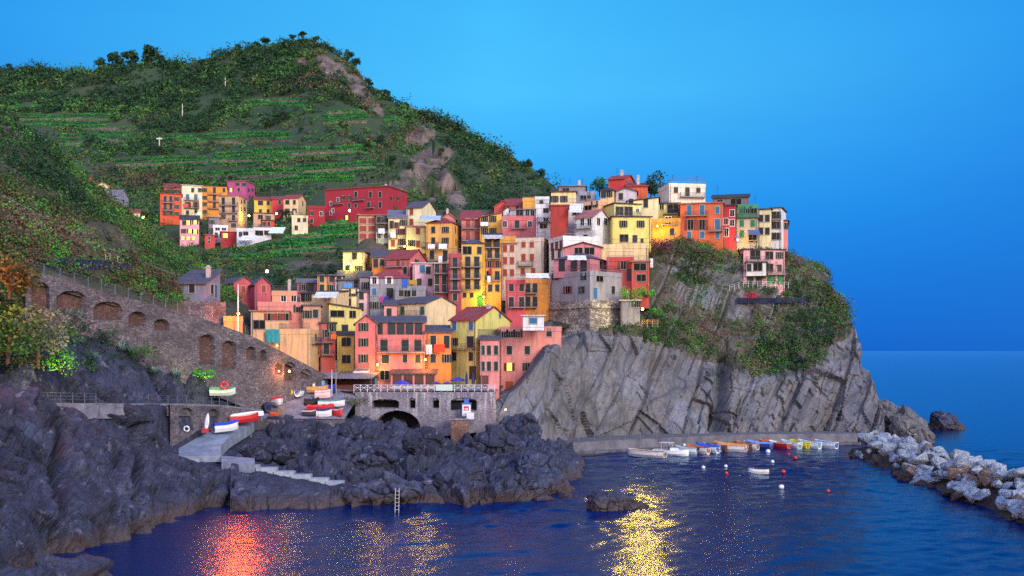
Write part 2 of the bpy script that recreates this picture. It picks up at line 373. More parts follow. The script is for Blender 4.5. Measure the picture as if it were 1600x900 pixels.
def rocky(amp, sc, s, st=(1, 1, 1), crack=14, fine=.35, mask=None):
    st = np.array(st)
    def f(V, N):
        Wp = V + np.stack([fbm(V, sc * .8, 3, s + 70), fbm(V, sc * .8, 3, s + 80), fbm(V, sc * .8, 3, s + 90)], 1) * sc * .14
        c1, e1 = cells(Wp * st, sc, s, 1.0); c2, e2 = cells(Wp * st, sc * .36, s + 20, 1.1); c3, e3 = cells(Wp * st, sc * .13, s + 40, 1.1)
        d = amp * (c1 * 1.0 + c2 * .58 + c3 * .12) + fbm(V, sc * 2.5, 3, s + 5) * amp * .35 + fbm(V, sc * .3, 2, s + 7) * amp * .04
        d = d - amp * np.clip(.10 - e1, 0, .10) * 5.0 - amp * np.clip(.10 - e2, 0, .10) * 1.6
        u_ = V[:, 0] * .62 + V[:, 2] * .62 - V[:, 1] * .48 + fbm(V, 9, 3, s + 11) * 1.6; q_ = V[:, 0] * .55 - V[:, 2] * .6 + V[:, 1] * .55 + fbm(V, 7, 2, s + 12)
        b1_, bt1, bk1 = beds(u_, q_, 1.4, 4.2, 6, s % 97, .5); b2_, bt2, bk2 = beds(u_ + 40, q_, .35, 1.1, 2.6, s % 89, .6)
        d = d + amp * (b1_ * .42 + bt1 * .25 + b2_ * .17) - bk1 * .22
        k = 1.0 if mask is None else mask(V)
        return N * (d * k)[:, None]
    return f
Lc = [ # px, D at (water, r1, r2 y/D, ledge y/D)
    (-260, 50, 54, (760, 62), (628, 76), (500, 86), (395, 88), (300, 104), (150, 125)),
    (-120, 62, 67, (740, 76), (628, 90), (500, 100), (400, 102), (300, 116), (165, 138)),
    (0, 72, 77, (725, 88), (629, 100), (520, 115), (416, 119.5), (310, 128), (186, 152)),
    (80, 80, 84, (715, 95), (630, 106), (528, 117.8), (432, 122.5), (335, 134), (234, 160)),
    (160, 87, 92, (705, 104), (630, 114), (540, 124.6), (456, 129.5), (378, 142), (306, 168)),
    (240, 96, 101, (705, 113), (630, 123), (560, 132.8), (480, 138), (420, 150), (368, 178)),
    (310, 102, 107, (718, 120), (637, 131.5), (590, 140.2), (500, 146.5), (470, 153.5), (420, 188)),
    (370, 106, 111, (732, 120), (640, 143), (615, 147), (522, 155), (503, 163), (470, 196)),
    (440, 107, 112, (765, 120), (658, 151), (640, 154), (552, 164), (549, 180), (500, 205)),
    (520, 107, 113, (775, 120), (668, 155), (615, 167), (602, 170), (598, 186), (540, 210))]
BEN = {240: (698, 120.5), 310: (697, 127.8), 370: (676, 139), 440: (664, 147), 520: (672, 152)}
def lcol(c):
    px, d0, d1, r2, lg, aw, at_, h6, sil = c; L = []
    L.append(Pz(px, d0, -3)); L.append(Pz(px, d1, {370: .6, 440: -1.2, 520: -1.5}.get(px, 1.6 + (max(0, 240 - px) / 240) * 1.2))); L.append(P(px, *r2))
    L.append(P(px, *BEN.get(px, ((r2[0] + lg[0]) / 2, (r2[1] + lg[1]) / 2))))
    p = P(px, *lg); L.append(p); L.append(Vector((p.x * (lg[1] + 3.5) / lg[1], p.y + 3.5, p.z + .05)))
    L.append(P(px, *aw)); q = P(px, *at_); L.append(q); L.append(Vector((q.x * (at_[1] + 4) / at_[1], q.y + 4, q.z + .3)))
    L.append(P(px, *h6)); s_ = P(px, *sil); L.append(s_); L.append(Vector((s_.x * 1.15, s_.y + 30, s_.z - 12))); L.append(Vector((s_.x * 1.3, s_.y + 70, s_.z - 40)))
    return L
lc = [lcol(c) for c in Lc]
near = rocky(2.0, 11, 100, (1, 1, .7))
def left_disp(V, N):
    x, y = pix(V); d = near(V, N)
    up = np.clip((V[:, 2] - 12.5) / 5, 0, 1)                     # calmer ground above the footpath
    k = 1 - .72 * up
    flat = np.clip(1.5 * np.exp(-((x - 335) / 72) ** 2 - ((y - 695) / 40) ** 2), 0, 1)
    yard = 1 / (1 + np.exp(-(x - 385) / 12)) * np.clip((V[:, 1] - 132) / 10, 0, 1)
    ledge = np.exp(-((y - 629) / 9) ** 2) * (x < 340)
    bw = np.clip(1.6 * np.exp(-((x - 312) / 62) ** 4 - ((y - 662) / 34) ** 4), 0, 1)
    k = k * np.clip(1 - 1.0 * flat, 0, 1) * (1 - bw) * (1 - yard * .95) * (1 - .8 * ledge)
    low = np.zeros_like(N); low[:, 2] = -.6 * flat - 1.2 * yard
    d = d - (N * (4.5 * np.exp(-((x - 92 - (y - 740) * .06) / 8) ** 2) * (y > 655) + 2.5 * np.exp(-((x - 210 + (y - 740) * .1) / 6) ** 2) * (y > 660))[:, None])
    return d * k[:, None] + low
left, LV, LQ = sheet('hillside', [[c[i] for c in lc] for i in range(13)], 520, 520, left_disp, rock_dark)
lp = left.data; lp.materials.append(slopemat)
cz = LV[LQ].mean(1); fx, fy = pix(cz)
Lmi = ((cz[:, 2] > 18 + fbm(cz, 6, 3, 4) * 3) | (fy < 440)).astype(np.int32); Lmi = np.where(fx > 330, (cz[:, 2] > 16).astype(np.int32), Lmi)
lp.polygons.foreach_set('material_index', Lmi)

Hx = [360, 440, 520, 600, 680, 760, 820, 875, 915]
Hz = [(Hx, None)]
def hrow(Ds, zs): return [Pz(x, d, z) for x, d, z in zip(Hx, Ds, zs)]
harb = [hrow([104, 105, 106, 106, 107, 108, 109, 111, 113], [-4] * 9),
        hrow([109, 110, 111, 111, 112, 113, 114, 116, 117], [1.4, 1.2, 1.2, 1.4, 1.4, 1.8, 1.2, .6, -2]),
        hrow([117, 118, 119, 119, 120, 121, 121, 122, 122], [3.4, 3.1, 2.0, 2.6, 3.2, 3.6, 3.0, 1.8, -1.5]),
        hrow([128, 129, 129, 130, 130, 131, 131, 131, 131], [3.0, 3.4, 4.2, 4.2, 4.0, 3.8, 3.0, 1.8, -1]),
        hrow([139, 140, 140, 141, 141, 142, 142, 142, 142], [3.5, 4.6, 5.6, 5.0, 4.2, 4.2, 3.4, 2.0, -1]),
        hrow([147, 148, 149, 151, 152, 153, 153, 153, 153], [4.0, 6.6, 6.8, 5.6, 4.8, 4.4, 3.4, 1.8, -1.5]),
        hrow([152, 153, 155, 161, 162, 163, 163, 164, 164], [4.0, 6.4, 7.2, 6.2, 5.4, 5.2, 4.4, 2.0, -1.5]),
        hrow([158, 160, 164, 170, 171, 172, 172, 173, 174], [4.0, 6.5, 7.6, 6.2, 6.2, 8.5, 8.5, 3.5, -1.5])]
hb = rocky(2.1, 9.5, 300, (1, 1, .9))
def harb_disp(V, N):
    x, y = pix(V); k = 1 - .9 * np.exp(-((x - 455) / 85) ** 4 - ((V[:, 1] - 115) / 5.5) ** 4)
    k = k * (1 - np.exp(-((x - 480) / 70) ** 2 - ((V[:, 1] - 155) / 7) ** 2))
    low = np.zeros_like(N); low[:, 2] = -.9 * k
    return hb(V, N) * k[:, None] + low
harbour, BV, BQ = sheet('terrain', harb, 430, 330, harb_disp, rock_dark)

# ---- the headland with its sea cliff
Cx = [745, 800, 850, 905, 980, 1060, 1125, 1210, 1290]
rowsC = []
def crow(ys, Ds, sil, wrap):
    r = [P(x, y, d) for x, y, d in zip(Cx, ys, Ds)]
    s_ = P(*sil); r.append(s_)
    r.append(Vector((s_.x - 3, s_.y + wrap, s_.z))); r.append(Vector((s_.x - 26, s_.y + wrap * 2.6, s_.z - 3))); return r
def zrow(z, Ds, sil, wrap):
    r = [Pz(x, d, z) for x, d in zip(Cx, Ds)]; s_ = Pz(sil[0], sil[1], z); r.append(s_)
    r.append(Vector((s_.x - 2, s_.y + wrap, z))); r.append(Vector((s_.x - 20, s_.y + wrap * 2.8, z))); return r
rowsC.append(zrow(-4, [160, 161, 164, 173, 183, 184, 185, 186, 187], (1392, 186), 22))
rowsC.append(crow([652, 652, 650, 640, 640, 640, 640, 640, 640], [162, 164, 166, 176, 185, 186, 188, 189, 190], (1386, 640, 190), 22))
rowsC.append(crow([640, 626, 594, 582, 582, 588, 590, 590, 590], [164.5, 165, 166.5, 179, 186, 190, 191, 192, 193], (1366, 590, 194), 22))
rowsC.append(crow([632, 610, 556, 532, 530, 540, 555, 560, 540], [167, 166, 167, 182.5, 185, 191, 196, 198, 200], (1342, 520, 201), 22))
rowsC.append(crow([626, 606, 544, 526, 520, 500, 505, 508, 490], [170, 170, 172, 189, 189.5, 196, 201, 203, 205], (1318, 478, 206), 22))
rowsC.append(crow([616, 590, 530, 518, 468, 430, 448, 447, 452], [174, 179, 183, 198, 196, 201, 204, 206, 210], (1296, 448, 211), 20))
rowsC.append(crow([610, 578, 508, 485, 424, 377, 391, 396, 428], [180, 185, 192, 207, 204, 206, 208, 210, 217], (1262, 424, 217), 20))
top = rowsC[-1]
rowsC.append([Vector((p.x * 1.12, p.y + 26, p.z + 3)) for p in top])
rowsC.append([Vector((p.x * 1.25, p.y + 55, p.z - 10)) for p in top])
rowsC.append([Vector((p.x * 1.35, p.y + 80, -6)) for p in top])
th = rad(26)
def cliff_disp(V, N):
    x, y = pix(V)
    ca, sa = math.cos(th), math.sin(th)
    u = V[:, 0] * ca - V[:, 2] * sa + fbm(V, 16, 3, 1) * .9; w_ = V[:, 0] * sa + V[:, 2] * ca + fbm(V, 10, 3, 2) * 1.2
    slab = np.clip(1 - np.abs(x - 985) / 150, 0, 1) ** .5           # smooth leaning slabs in the middle, crumbling strata beside them
    h1, t1, k1 = beds(u, w_, 4.5, 10, 17, 11, .34); h2, t2, k2 = beds(u + 3, w_, 1.6, 3.6, 7, 12, .4); h3, t3, k3 = beds(u * 1.0 + fbm(V, 3, 2, 9) * .5, w_, .5, 1.4, 2.8, 13, .5)
    d = h1 * 2.3 + t1 - k1 * .8 + (h2 * 1.3 + t2 - k2 * .12) * (1.0 - .72 * slab) + (h3 * .62 + t3 * .8) * (1 - .88 * slab)
    c1, e1 = cells(V * np.array([1, 1, .7]), 11, 500, .5); d = d + c1 * 1.5 * (1 - .6 * slab) + fbm(V, 20, 3, 6) * 1.2
    d = d - 3.2 * np.exp(-((x - (1128 - (y - 600) * .12)) / 9) ** 2) * (y > 545)          # the deep cleft
    soft = np.clip((548 - y) / 60, 0, 1) * np.clip((y - 380) / 40, 0.2, 1)
    d = d * (1 - .55 * np.clip((540 - y) / 30, 0, 1) * (x > 1000))
    d = d * (1 - .85 * np.clip(1.3 * np.exp(-((x - 1187) / 55) ** 2 - ((y - 432) / 40) ** 2), 0, 1))
    d = d * (1 - .72 * np.clip((905 - x) / 40, 0, 1))
    return N * d[:, None]
cliff, CV, CQ = sheet('cliff', rowsC, 560, 420, cliff_disp, rock_cliff)
cliff.data.materials.append(slopemat)
cz = CV[CQ].mean(1); fx, fy = pix(cz)
edge = np.interp(fx, [700, 900, 1000, 1100, 1180, 1240, 1300, 1350], [400, 500, 526, 545, 585, 575, 545, 500]) + fbm(cz, 9, 4, 44) * 26
Nz = np.cross(CV[CQ[:, 1]] - CV[CQ[:, 0]], CV[CQ[:, 3]] - CV[CQ[:, 0]]); Nz /= np.linalg.norm(Nz, axis=1, keepdims=True)
cmi = ((fy < edge) & (fx > 900) & (Nz[:, 2] > .34)).astype(np.int32); cliff.data.polygons.foreach_set('material_index', cmi)

# ---- ground under the village
vrows = []
for yy, xl in ((612, 430), (596, 410), (560, 398), (520, 395), (480, 425), (440, 500), (400, 545), (365, 566), (340, 580), (322, 640)):
    D0 = 170 + (600 - yy) * .26 + 3; r = []
    for k in range(9):
        xr = np.interp(yy, [330, 480, 520, 560, 612], [965, 925, 855, 810, 775]); x = xl + (xr - xl) * k / 8; d = D0 - 14 * np.clip((x - 840) / 60, 0, 1); r.append(P(x, yy + 7, d))
    q = r[0]; vrows.append([Vector((q.x - 4, q.y + 22, q.z - 9))] + r)
vrows.append([Vector((p.x * 1.1, p.y + 30, p.z - 4)) for p in vrows[-1]])
pav, t, b = newmat('paving'); gp = geo_pos(t); n = t.noise(gp, .8, 6, .65); e = t.vor(t.mapping(gp, (1, .5, 1)), .45, 'DISTANCE_TO_EDGE')
base = t.ramp(n, [(.3, lin4('#5a5664')), (.55, lin4('#777482')), (.75, lin4('#8e8b96'))])
t.put(b.inputs['Base Color'], t.mix(t.ramp(e, [(0, (.6, .6, .6, 1)), (.03, (0, 0, 0, 1))]), base, lin4('#3b3842'))); b.inputs['Roughness'].default_value = .85
t.put(b.inputs['Normal'], t.bump(n, .4, .06))
sheet('ground', vrows, 60, 60, lambda V, N: N * (fbm(V, 8, 3, 8) * .3)[:, None], slopemat)

# ---- sea: one sheet to the horizon, with modelled ripples inside the bay
wat, t, b = newmat('sea_water'); gp = geo_pos(t)
out = t.n['Material Output']; t.n.remove(b)
df = t.new('ShaderNodeBsdfDiffuse'); df.inputs[0].default_value = (.0006, .009, .085, 1); gl = t.new('ShaderNodeBsdfGlossy'); gl.inputs['Color'].default_value = (.78, .98, 1.0, 1); gl.inputs['Roughness'].default_value = .14
fr = t.new('ShaderNodeFresnel'); fr.inputs[0].default_value = 1.25; ms = t.new('ShaderNodeMixShader'); t.put(ms.inputs[0], t.math('MULTIPLY', fr.outputs[0], .95)); t.l.new(df.outputs[0], ms.inputs[1]); t.l.new(gl.outputs[0], ms.inputs[2]); t.l.new(ms.outputs[0], out.inputs[0])
mid = t.noise(t.mapping(gp, (.6, 1.15, 1), (0, 0, rad(-24))), 1.1, 4, .6, .4); fine = t.noise(t.mapping(gp, (.8, 1.2, 1), (0, 0, rad(12))), 3.4, 4, .6)
nb = t.bump(t.math('ADD', t.math('MULTIPLY', mid, .24), t.math('MULTIPLY', fine, .12)), .24, 1.0)
for q_ in (df.inputs['Normal'], gl.inputs['Normal'], fr.inputs['Normal']): t.put(q_, nb)
gx, gy = np.linspace(-60, 95, 520), np.linspace(48, 232, 500); X, Y = np.meshgrid(gx, gy); V = np.stack([X.ravel(), Y.ravel(), np.zeros(X.size)], 1)
ca, sa = math.cos(rad(-20)), math.sin(rad(-20)); Wd_ = np.stack([(V[:, 0] * ca - V[:, 1] * sa) * .6, (V[:, 0] * sa + V[:, 1] * ca), V[:, 2] + .5], 1)
hz = vn(Wd_ / 3.4, 3) * .16 + vn(Wd_ / 1.7 + 9, 4) * .12 + vn(Wd_ / .95 + 5, 5) * .15 + vn(Wd_ / .6 + 3, 8) * .06; hz = hz * (.65 + .5 * fbm(V, 28, 2, 6))
fd = np.minimum(np.minimum((V[:, 0] + 60) / 10, (95 - V[:, 0]) / 10), np.minimum((V[:, 1] - 48) / 6, (232 - V[:, 1]) / 14)); V[:, 2] = hz * np.clip(fd, 0, 1)
idx = np.arange(X.size).reshape(X.shape); Q = np.stack([idx[:-1, :-1], idx[:-1, 1:], idx[1:, 1:], idx[1:, :-1]], 2).reshape(-1, 4)
far = [(-9000, -400), (30000, -400), (30000, 42000), (-9000, 42000), (-60, 48), (95, 48), (95, 232), (-60, 232)]; n0 = len(V); V = np.concatenate([V, np.array([(x, y, 0) for x, y in far])])
Q = np.concatenate([Q, np.array([(0, 1, 5, 4), (1, 2, 6, 5), (2, 3, 7, 6), (3, 0, 4, 7)]) + n0]); sea = link('sea', np_mesh('sea', V, Q, wat, True)); tag(sea, kind='structure')
# ================================================================ houses
BVHS = {}
def bvh(o):
    if o.name not in BVHS:
        me = o.data; BVHS[o.name] = BVHTree.FromPolygons([tuple(v.co) for v in me.vertices], [tuple(p.vertices) for p in me.polygons])
    return BVHS[o.name]
GROUND = [hill, left, harbour, cliff]
def hit(px, py, obs=None):
    o = Vector((0, 0, H)); d = Vector(((px - CX) / F, 1, (HY - py) / F)); best = None
    for g in (obs or GROUND):
        r = bvh(g).ray_cast(o, d.normalized())
        if r[0] is not None and (best is None or r[3] < best[1]): best = (r[0], r[3])
    return best[0] if best else None
PAL = dict(pk='#d4766f', lp='#dca4a6', dp='#b24a56', rd='#b43c36', cr='#9a2236', og='#cf6a36', oy='#d89a44', ye='#e0bc4e', cy='#e2d088', ce='#ddcaa2', ta='#cda07a', tn='#b89c88',
           gy='#8d8890', wh='#d9d6d8', gg='#a2a692', pu='#b0487a', gn='#4f9068', br='#9c7460', pg='#cbb8b0', sa='#d98a72', yg='#c4bc6a')
ROOF = dict(s='#4b4656', t='#8e3034', d='#2e2a34', g='#6d6876', p='#a0625e', w='#b9b4ba', o='#a2543a')
PANE = None
def pane_mat():
    m, t, b = newmat('window_glass'); b.inputs['Base Color'].default_value = lin4('#07080d'); b.inputs['Roughness'].default_value = .35; b.inputs['Specular IOR Level'].default_value = .15; return m
GLASS = pane_mat()
WSPEC = { # size, frame colour, pane material/colour, shutter colour, state
    'k': (.95, 1.5, '#a89a90', None, '#0f161a', 'shut'), 'g': (.95, 1.5, '#a89a90', None, '#11613c', 'shut'), 'r': (.9, 1.45, '#b09a90', None, '#8c3426', 'shut'),
    'u': (.9, 1.5, '#a8a8a8', None, '#2f5f86', 'shut'), 'o': (.8, 1.4, '#a89a90', 'glass', '#15302a', 'open'), 'O': (.8, 1.4, '#a89a90', 'glass', '#7a2f26', 'open'),
    'd': (.95, 1.4, '#8f8580', 'glass', None, None), 'w': (.9, 1.4, '#d8d6d6', 'glass', None, None), 'W': (.8, 1.4, '#c8c4c4', 'glass', '#d8d4d4', 'open'),
    'l': (.9, 1.4, '#a89a90', 'lit', '#15302a', 'open'), 'L': (.8, 1.1, '#a89a90', 'lit', None, None)}
DSPEC = {'D': (1.1, 2.3, '#1c2026'), 'R': (1.1, 2.1, '#a04a2c'), 'G': (1.1, 2.2, '#1f6a3a'), 'B': (1.1, 2.2, '#2f6a8c'), 'M': (1.2, 2.3, '#5a2a26'), 'X': (2.6, 2.4, '#20222a')}
LIT = glow('#ffb648', 2.2)
MC = {}
def winmesh(w_, h_, fc):
    k = ('f', round(w_, 1), round(h_, 1), fc)
    if k not in MC:
        m = MB(); t_ = .09; y0, y1 = -.06, .02
        m.box(-w_ / 2 - t_, y0, -h_ / 2 - .04, -w_ / 2, y1, h_ / 2 + t_); m.box(w_ / 2, y0, -h_ / 2 - .04, w_ / 2 + t_, y1, h_ / 2 + t_)
        m.box(-w_ / 2, y0, h_ / 2, w_ / 2, y1, h_ / 2 + t_); m.box(-w_ / 2 - .14, -.14, -h_ / 2 - .12, w_ / 2 + .14, y1, -h_ / 2 - .04); m.box(-.025, -.045, -h_ / 2, .025, y1, h_ / 2)
        MC[k] = m.mesh('window', plain(fc, .7))
    return MC[k]
def panemesh(w_, h_, mt):
    k = ('p', round(w_, 1), round(h_, 1), mt.name)
    if k not in MC:
        m = MB(); m.box(-w_ / 2, -.02, -h_ / 2 - .04, w_ / 2, .05, h_ / 2); MC[k] = m.mesh('pane', mt)
    return MC[k]
def shutmesh(w_, h_, c):
    k = ('s', round(w_, 2), round(h_, 1), c)
    if k not in MC:
        m = MB(); m.box(0, -.06, -h_ / 2 - .03, w_, -.03, h_ / 2)
        for z in np.arange(-h_ / 2 + .08, h_ / 2 - .05, .16): m.box(.06, -.085, z, w_ - .06, -.06, z + .07)
        MC[k] = m.mesh('shutter', plain(c, .65))
    return MC[k]
def doormesh(w_, h_, c):
    k = ('d', w_, h_, c)
    if k not in MC:
        m = MB(); m.box(-w_ / 2, -.03, 0, w_ / 2, .05, h_); m.box(-w_ / 2 - .12, -.08, 0, -w_ / 2, .02, h_ + .12); m.box(w_ / 2, -.08, 0, w_ / 2 + .12, .02, h_ + .12); m.box(-w_ / 2, -.08, h_, w_ / 2, .02, h_ + .12)
        for z in (h_ * .12, h_ * .55): m.box(-w_ * .36, -.05, z, w_ * .36, -.03, z + h_ * .33)
        MC[k] = m.mesh('door', plain(c, .6))
    return MC[k]
RAIL = plain('#4a4650', .5, .3)
def rail_mb(L, h_=.95, step=.28, r=.018):
    m = MB(); m.box(0, -.03, h_ - .05, L, .03, h_); m.box(0, -.02, .06, L, .02, .1)
    n = max(2, int(L / step))
    for i in range(n + 1):
        x = L * i / n; m.box(x - r, -r, 0, x + r, r, h_)
    return m
def solve(o, d, k):
    """distance along plan direction d from o where the sight line X = k*Y is met"""
    den = d.x - k * d.y
    return (k * o.y - o.x) / den if abs(den) > 1e-6 else 1e9
class House: pass
HOUSES = {}
RV = random.Random(21)
def depth_for(x, y):
    return 168 + (600 - y) * .26 - 16 * min(1, max(0, (x - 830) / 50))
def h(label, xs, ys, wall, roof='flat d', w='', s=1, D=None, dp=8.0, dig=5.0, cat='house', name='house', yaw=None, group='houses of the cliff village', yr=None, eave=.35, key=None):
    xa, xb, xc = xs; yt, yb = ys
    if D and D > 260:                                  # houses of the far hill stand where their foot meets the hill
        gp_ = hit(xb, yb + 1, [hill]); D = gp_.y - .5 if gp_ is not None else D
    D = D or depth_for(xb, yb)
    if xb > 855 and D < 260: D += 8 if D < 200 else 5
    kx = lambda p: (p - CX) / F
    C = Vector((kx(xb) * D, D))
    def dirs(a): return Vector((-s * math.cos(a), math.sin(a))), Vector((s * math.sin(a), math.cos(a)))
    xf, xsd = (xa, xc) if s > 0 else (xc, xa)
    side = abs(xsd - xb) > .5
    if yaw is not None: a = rad(yaw)
    elif side:
        best = None
        for a_ in range(3, 70):
            u, v = dirs(rad(a_)); lf, ls = solve(C, u, kx(xf)), solve(C, v, kx(xsd))
            if lf > .5 and .5 < ls < 60:
                sc = abs(math.log(ls / dp)) + a_ * .002
                if best is None or sc < best[0]: best = (sc, rad(a_))
        a = best[1] if best else rad(20)
    else: a = s * math.atan(kx(xb))
    u, v = dirs(a); Wd = solve(C, u, kx(xf)); Dp = solve(C, v, kx(xsd)) if side else dp
    Wd = min(max(Wd, 1), 80); Dp = min(max(Dp, 1.5), 40)
    o2 = C + u * Wd if s > 0 else C.copy()
    zb = H + (HY - yb) * D / F; zt = H + (HY - yt) * D / F
    rz = -a if s > 0 else a
    R = empty(name, (o2.x, o2.y, zb), rz); tag(R, label, cat, group)
    ex = -u if s > 0 else u; ht = zt - zb
    q = House(); q.R, q.W, q.Dp, q.ht, q.ex, q.v, q.o, q.zb, q.D, q.s, q.C = R, Wd, Dp, ht, ex, v, o2, zb, D, s, C
    HOUSES[key or label] = q
    wm = plaster(PAL.get(wall, wall)) if isinstance(wall, str) else wall
    rk, rc = roof.split(); rm = roofmat(ROOF[rc]); e = eave
    m = MB(); B = [(0, 0), (Wd, 0), (Wd, Dp), (0, Dp)]; r = MB()
    body = lambda zt4: m.prism([(x, y, -dig) for x, y in B], [(x, y, z) for (x, y), z in zip(B, zt4)])
    rh = 0
    if yr is not None:
        back = .5 if rk in ('gf', 'hip') else (0.5 if rk == 'gs' else 1.0)
        dm = D + Dp * back * math.cos(a) if rk != 'gs' else D
        rh = max(.3, H + (HY - yr) * dm / F - zt)
    elif rk in ('gf', 'gs', 'hip'): rh = 1.6
    elif rk == 'shed': rh = 1.0
    T = .2
    def slab(p4): r.prism([(x, y, z) for x, y, z in p4], [(x, y, z + T) for x, y, z in p4])
    if rk == 'flat':
        body([ht] * 4); r.prism([(x, y, ht) for x, y in ((-e, -e), (Wd + e, -e), (Wd + e, Dp + e), (-e, Dp + e))], [(x, y, ht + .22) for x, y in ((-e, -e), (Wd + e, -e), (Wd + e, Dp + e), (-e, Dp + e))])
    elif rk == 'par':                                     # roof terrace behind a parapet
        body([ht - .9] * 4); t_ = .25; e = .08
        for bx in ((-e, -e, Wd + e, t_), (-e, Dp - t_, Wd + e, Dp + e), (-e, t_, t_, Dp - t_), (Wd - t_, t_, Wd + e, Dp - t_)): m.box(bx[0], bx[1], ht - .9, bx[2], bx[3], ht)
        r.box(t_ + .01, t_ + .01, ht - .9, Wd - t_ - .01, Dp - t_ - .01, ht - .82)
    elif rk == 'gf':
        body([ht] * 4); y2 = Dp / 2; sl = rh / y2
        for x in (0, Wd): m.face([(x, 0, ht), (x, Dp, ht), (x, y2, ht + rh)] if x else [(x, Dp, ht), (x, 0, ht), (x, y2, ht + rh)])
        slab([(-e, -e, ht - e * sl + .02), (Wd + e, -e, ht - e * sl + .02), (Wd + e, y2, ht + rh + .02), (-e, y2, ht + rh + .02)])
        slab([(-e, y2, ht + rh + .02), (Wd + e, y2, ht + rh + .02), (Wd + e, Dp + e, ht - e * sl + .02), (-e, Dp + e, ht - e * sl + .02)])
    elif rk == 'gs':
        body([ht] * 4); x2 = Wd / 2; sl = rh / x2
        for y in (0, Dp): m.face([(0, y, ht), (Wd, y, ht), (x2, y, ht + rh)])
        slab([(-e, -e, ht - e * sl + .02), (x2, -e, ht + rh + .02), (x2, Dp + e, ht + rh + .02), (-e, Dp + e, ht - e * sl + .02)])
        slab([(x2, -e, ht + rh + .02), (Wd + e, -e, ht - e * sl + .02), (Wd + e, Dp + e, ht - e * sl + .02), (x2, Dp + e, ht + rh + .02)])
    elif rk == 'hip':
        body([ht] * 4); i = min(Dp, Wd) * .42; y2 = Dp / 2; z0, z1 = ht + .02, ht + rh
        Bq = [(-e, -e, z0), (Wd + e, -e, z0), (Wd + e, Dp + e, z0), (-e, Dp + e, z0)]; Ra, Rb = (i, y2, z1), (Wd - i, y2, z1)
        r.face(list(reversed(Bq)))
        for f_ in ((Bq[0], Bq[1], Rb, Ra), (Bq[1], Bq[2], Rb), (Bq[2], Bq[3], Ra, Rb), (Bq[3], Bq[0], Ra)): r.face(f_)
    elif rk == 'shed':                                     # rises to the back
        body([ht, ht, ht + rh, ht + rh]); sl = rh / Dp
        slab([(-e, -e, ht - e * sl + .02), (Wd + e, -e, ht - e * sl + .02), (Wd + e, Dp + e, ht + rh + e * sl + .02), (-e, Dp + e, ht + rh + e * sl + .02)])
    elif rk == 'shx':                                      # slopes sideways: yr is the height at the far end of the front
        hl, hr = (ht + rh, ht) if s > 0 else (ht, ht + rh)
        df = (C + u * Wd).y; zf = H + (HY - yr) * df / F - zb; hl, hr = (zf, ht) if s > 0 else (ht, zf)
        body([hl, hr, hr, hl]); sl = (hr - hl) / Wd
        slab([(-e, -e, hl - e * sl + .02), (Wd + e, -e, hr + e * sl + .02), (Wd + e, Dp + e, hr + e * sl + .02), (-e, Dp + e, hl - e * sl + .02)])
    m.build('wall', wm, R)
    ro = r.build('roof', rm, R) if r.f else None
    q.roof = ro
    if ht > 3.5 and D < 260:                              # rainwater pipe near one corner of the front
        dm = MB(); dm.bar((0, 0, -dig * .5), (0, 0, ht - .15), .055, 6); [dm.box(-.08, -.07, z, .08, .06, z + .05) for z in np.arange(.8, ht - .4, 1.9)]
        dp_ = dm.build('downpipe', plain(RV.choice(['#6a5850', '#8a8488', '#4c4448']), .6), R); dp_.location = (.28 if (len(HOUSES) % 2) else Wd - .28, -.075, 0)
    # openings
    for ent in w.split():
        spec, pos = ent.split('@'); ty = spec[0]; size = spec[1:]
        if ty in 'bT':                                     # balcony / terrace railing
            for part in pos.split(';'):
                x0, x1, yy = [float(z) for z in part.split(',')][:3]
                p0, p1 = wallhit(q, x0, yy), wallhit(q, x1, yy)
                onside = p0[2] and p1[2]
                L = abs(p1[0] - p0[0]); L = max(L, .8)
                out = .9 if ty == 'b' else -.12
                bm_ = MB(); g = rail_mb(L)
                if ty == 'b':
                    bm_.box(0, -out, -.14, L, -.005, 0)
                    for xx in (.15, L - .15): bm_.box(xx - .08, -out * .75, -.34, xx + .08, -.005, -.14)
                    bo = bm_.build('balcony', plain('#8c8086', .8), R)
                else:
                    bm_.box(0, -.03, -.06, L, .03, 0); bo = bm_.build('balcony', plain('#8c8086', .8), R)
                if ty == 'b':
                    for xx in (0.02, L - .02):
                        g.box(xx - .02, -.0, .90, xx + .02, out - .05, .95)
                        for yy_ in (.25, .5, .75): g.box(xx - .018, yy_ * out - .018, 0, xx + .018, yy_ * out + .018, .9)
                ra = g.build('railing', RAIL, bo, (0, -out + .04, 0))
                place(q, bo, (max if onside and q.s < 0 else min)(p0[0], p1[0]), (p0[1] + p1[1]) / 2, onside)
            continue
        xs_, yy_ = pos.split('/') if '/' in pos else (pos, None)
        for px in xs_.split(','):
            px = float(px)
            if ty == 'c':
                hit_ = wallhit(q, px, yt); cm = MB(); z0 = ht + (rh * .5 if rk in ('gf', 'gs', 'hip', 'shed') else .1)
                hh_ = float(size) if size else 1.5
                cm.box(-.3, -.3, -1.2, .3, .3, hh_); cm.box(-.4, -.4, hh_, .4, .4, hh_ + .12); cm.box(-.22, -.22, hh_ + .12, .22, .22, hh_ + .4)
                c_ = cm.build('chimney', plain('#b9a8a2', .9), ro or R); lx = min(max(hit_[0], .5), Wd - .5) if not hit_[2] else (Wd - .5 if s > 0 else .5)
                c_.location = (lx, Dp * .42, z0); continue
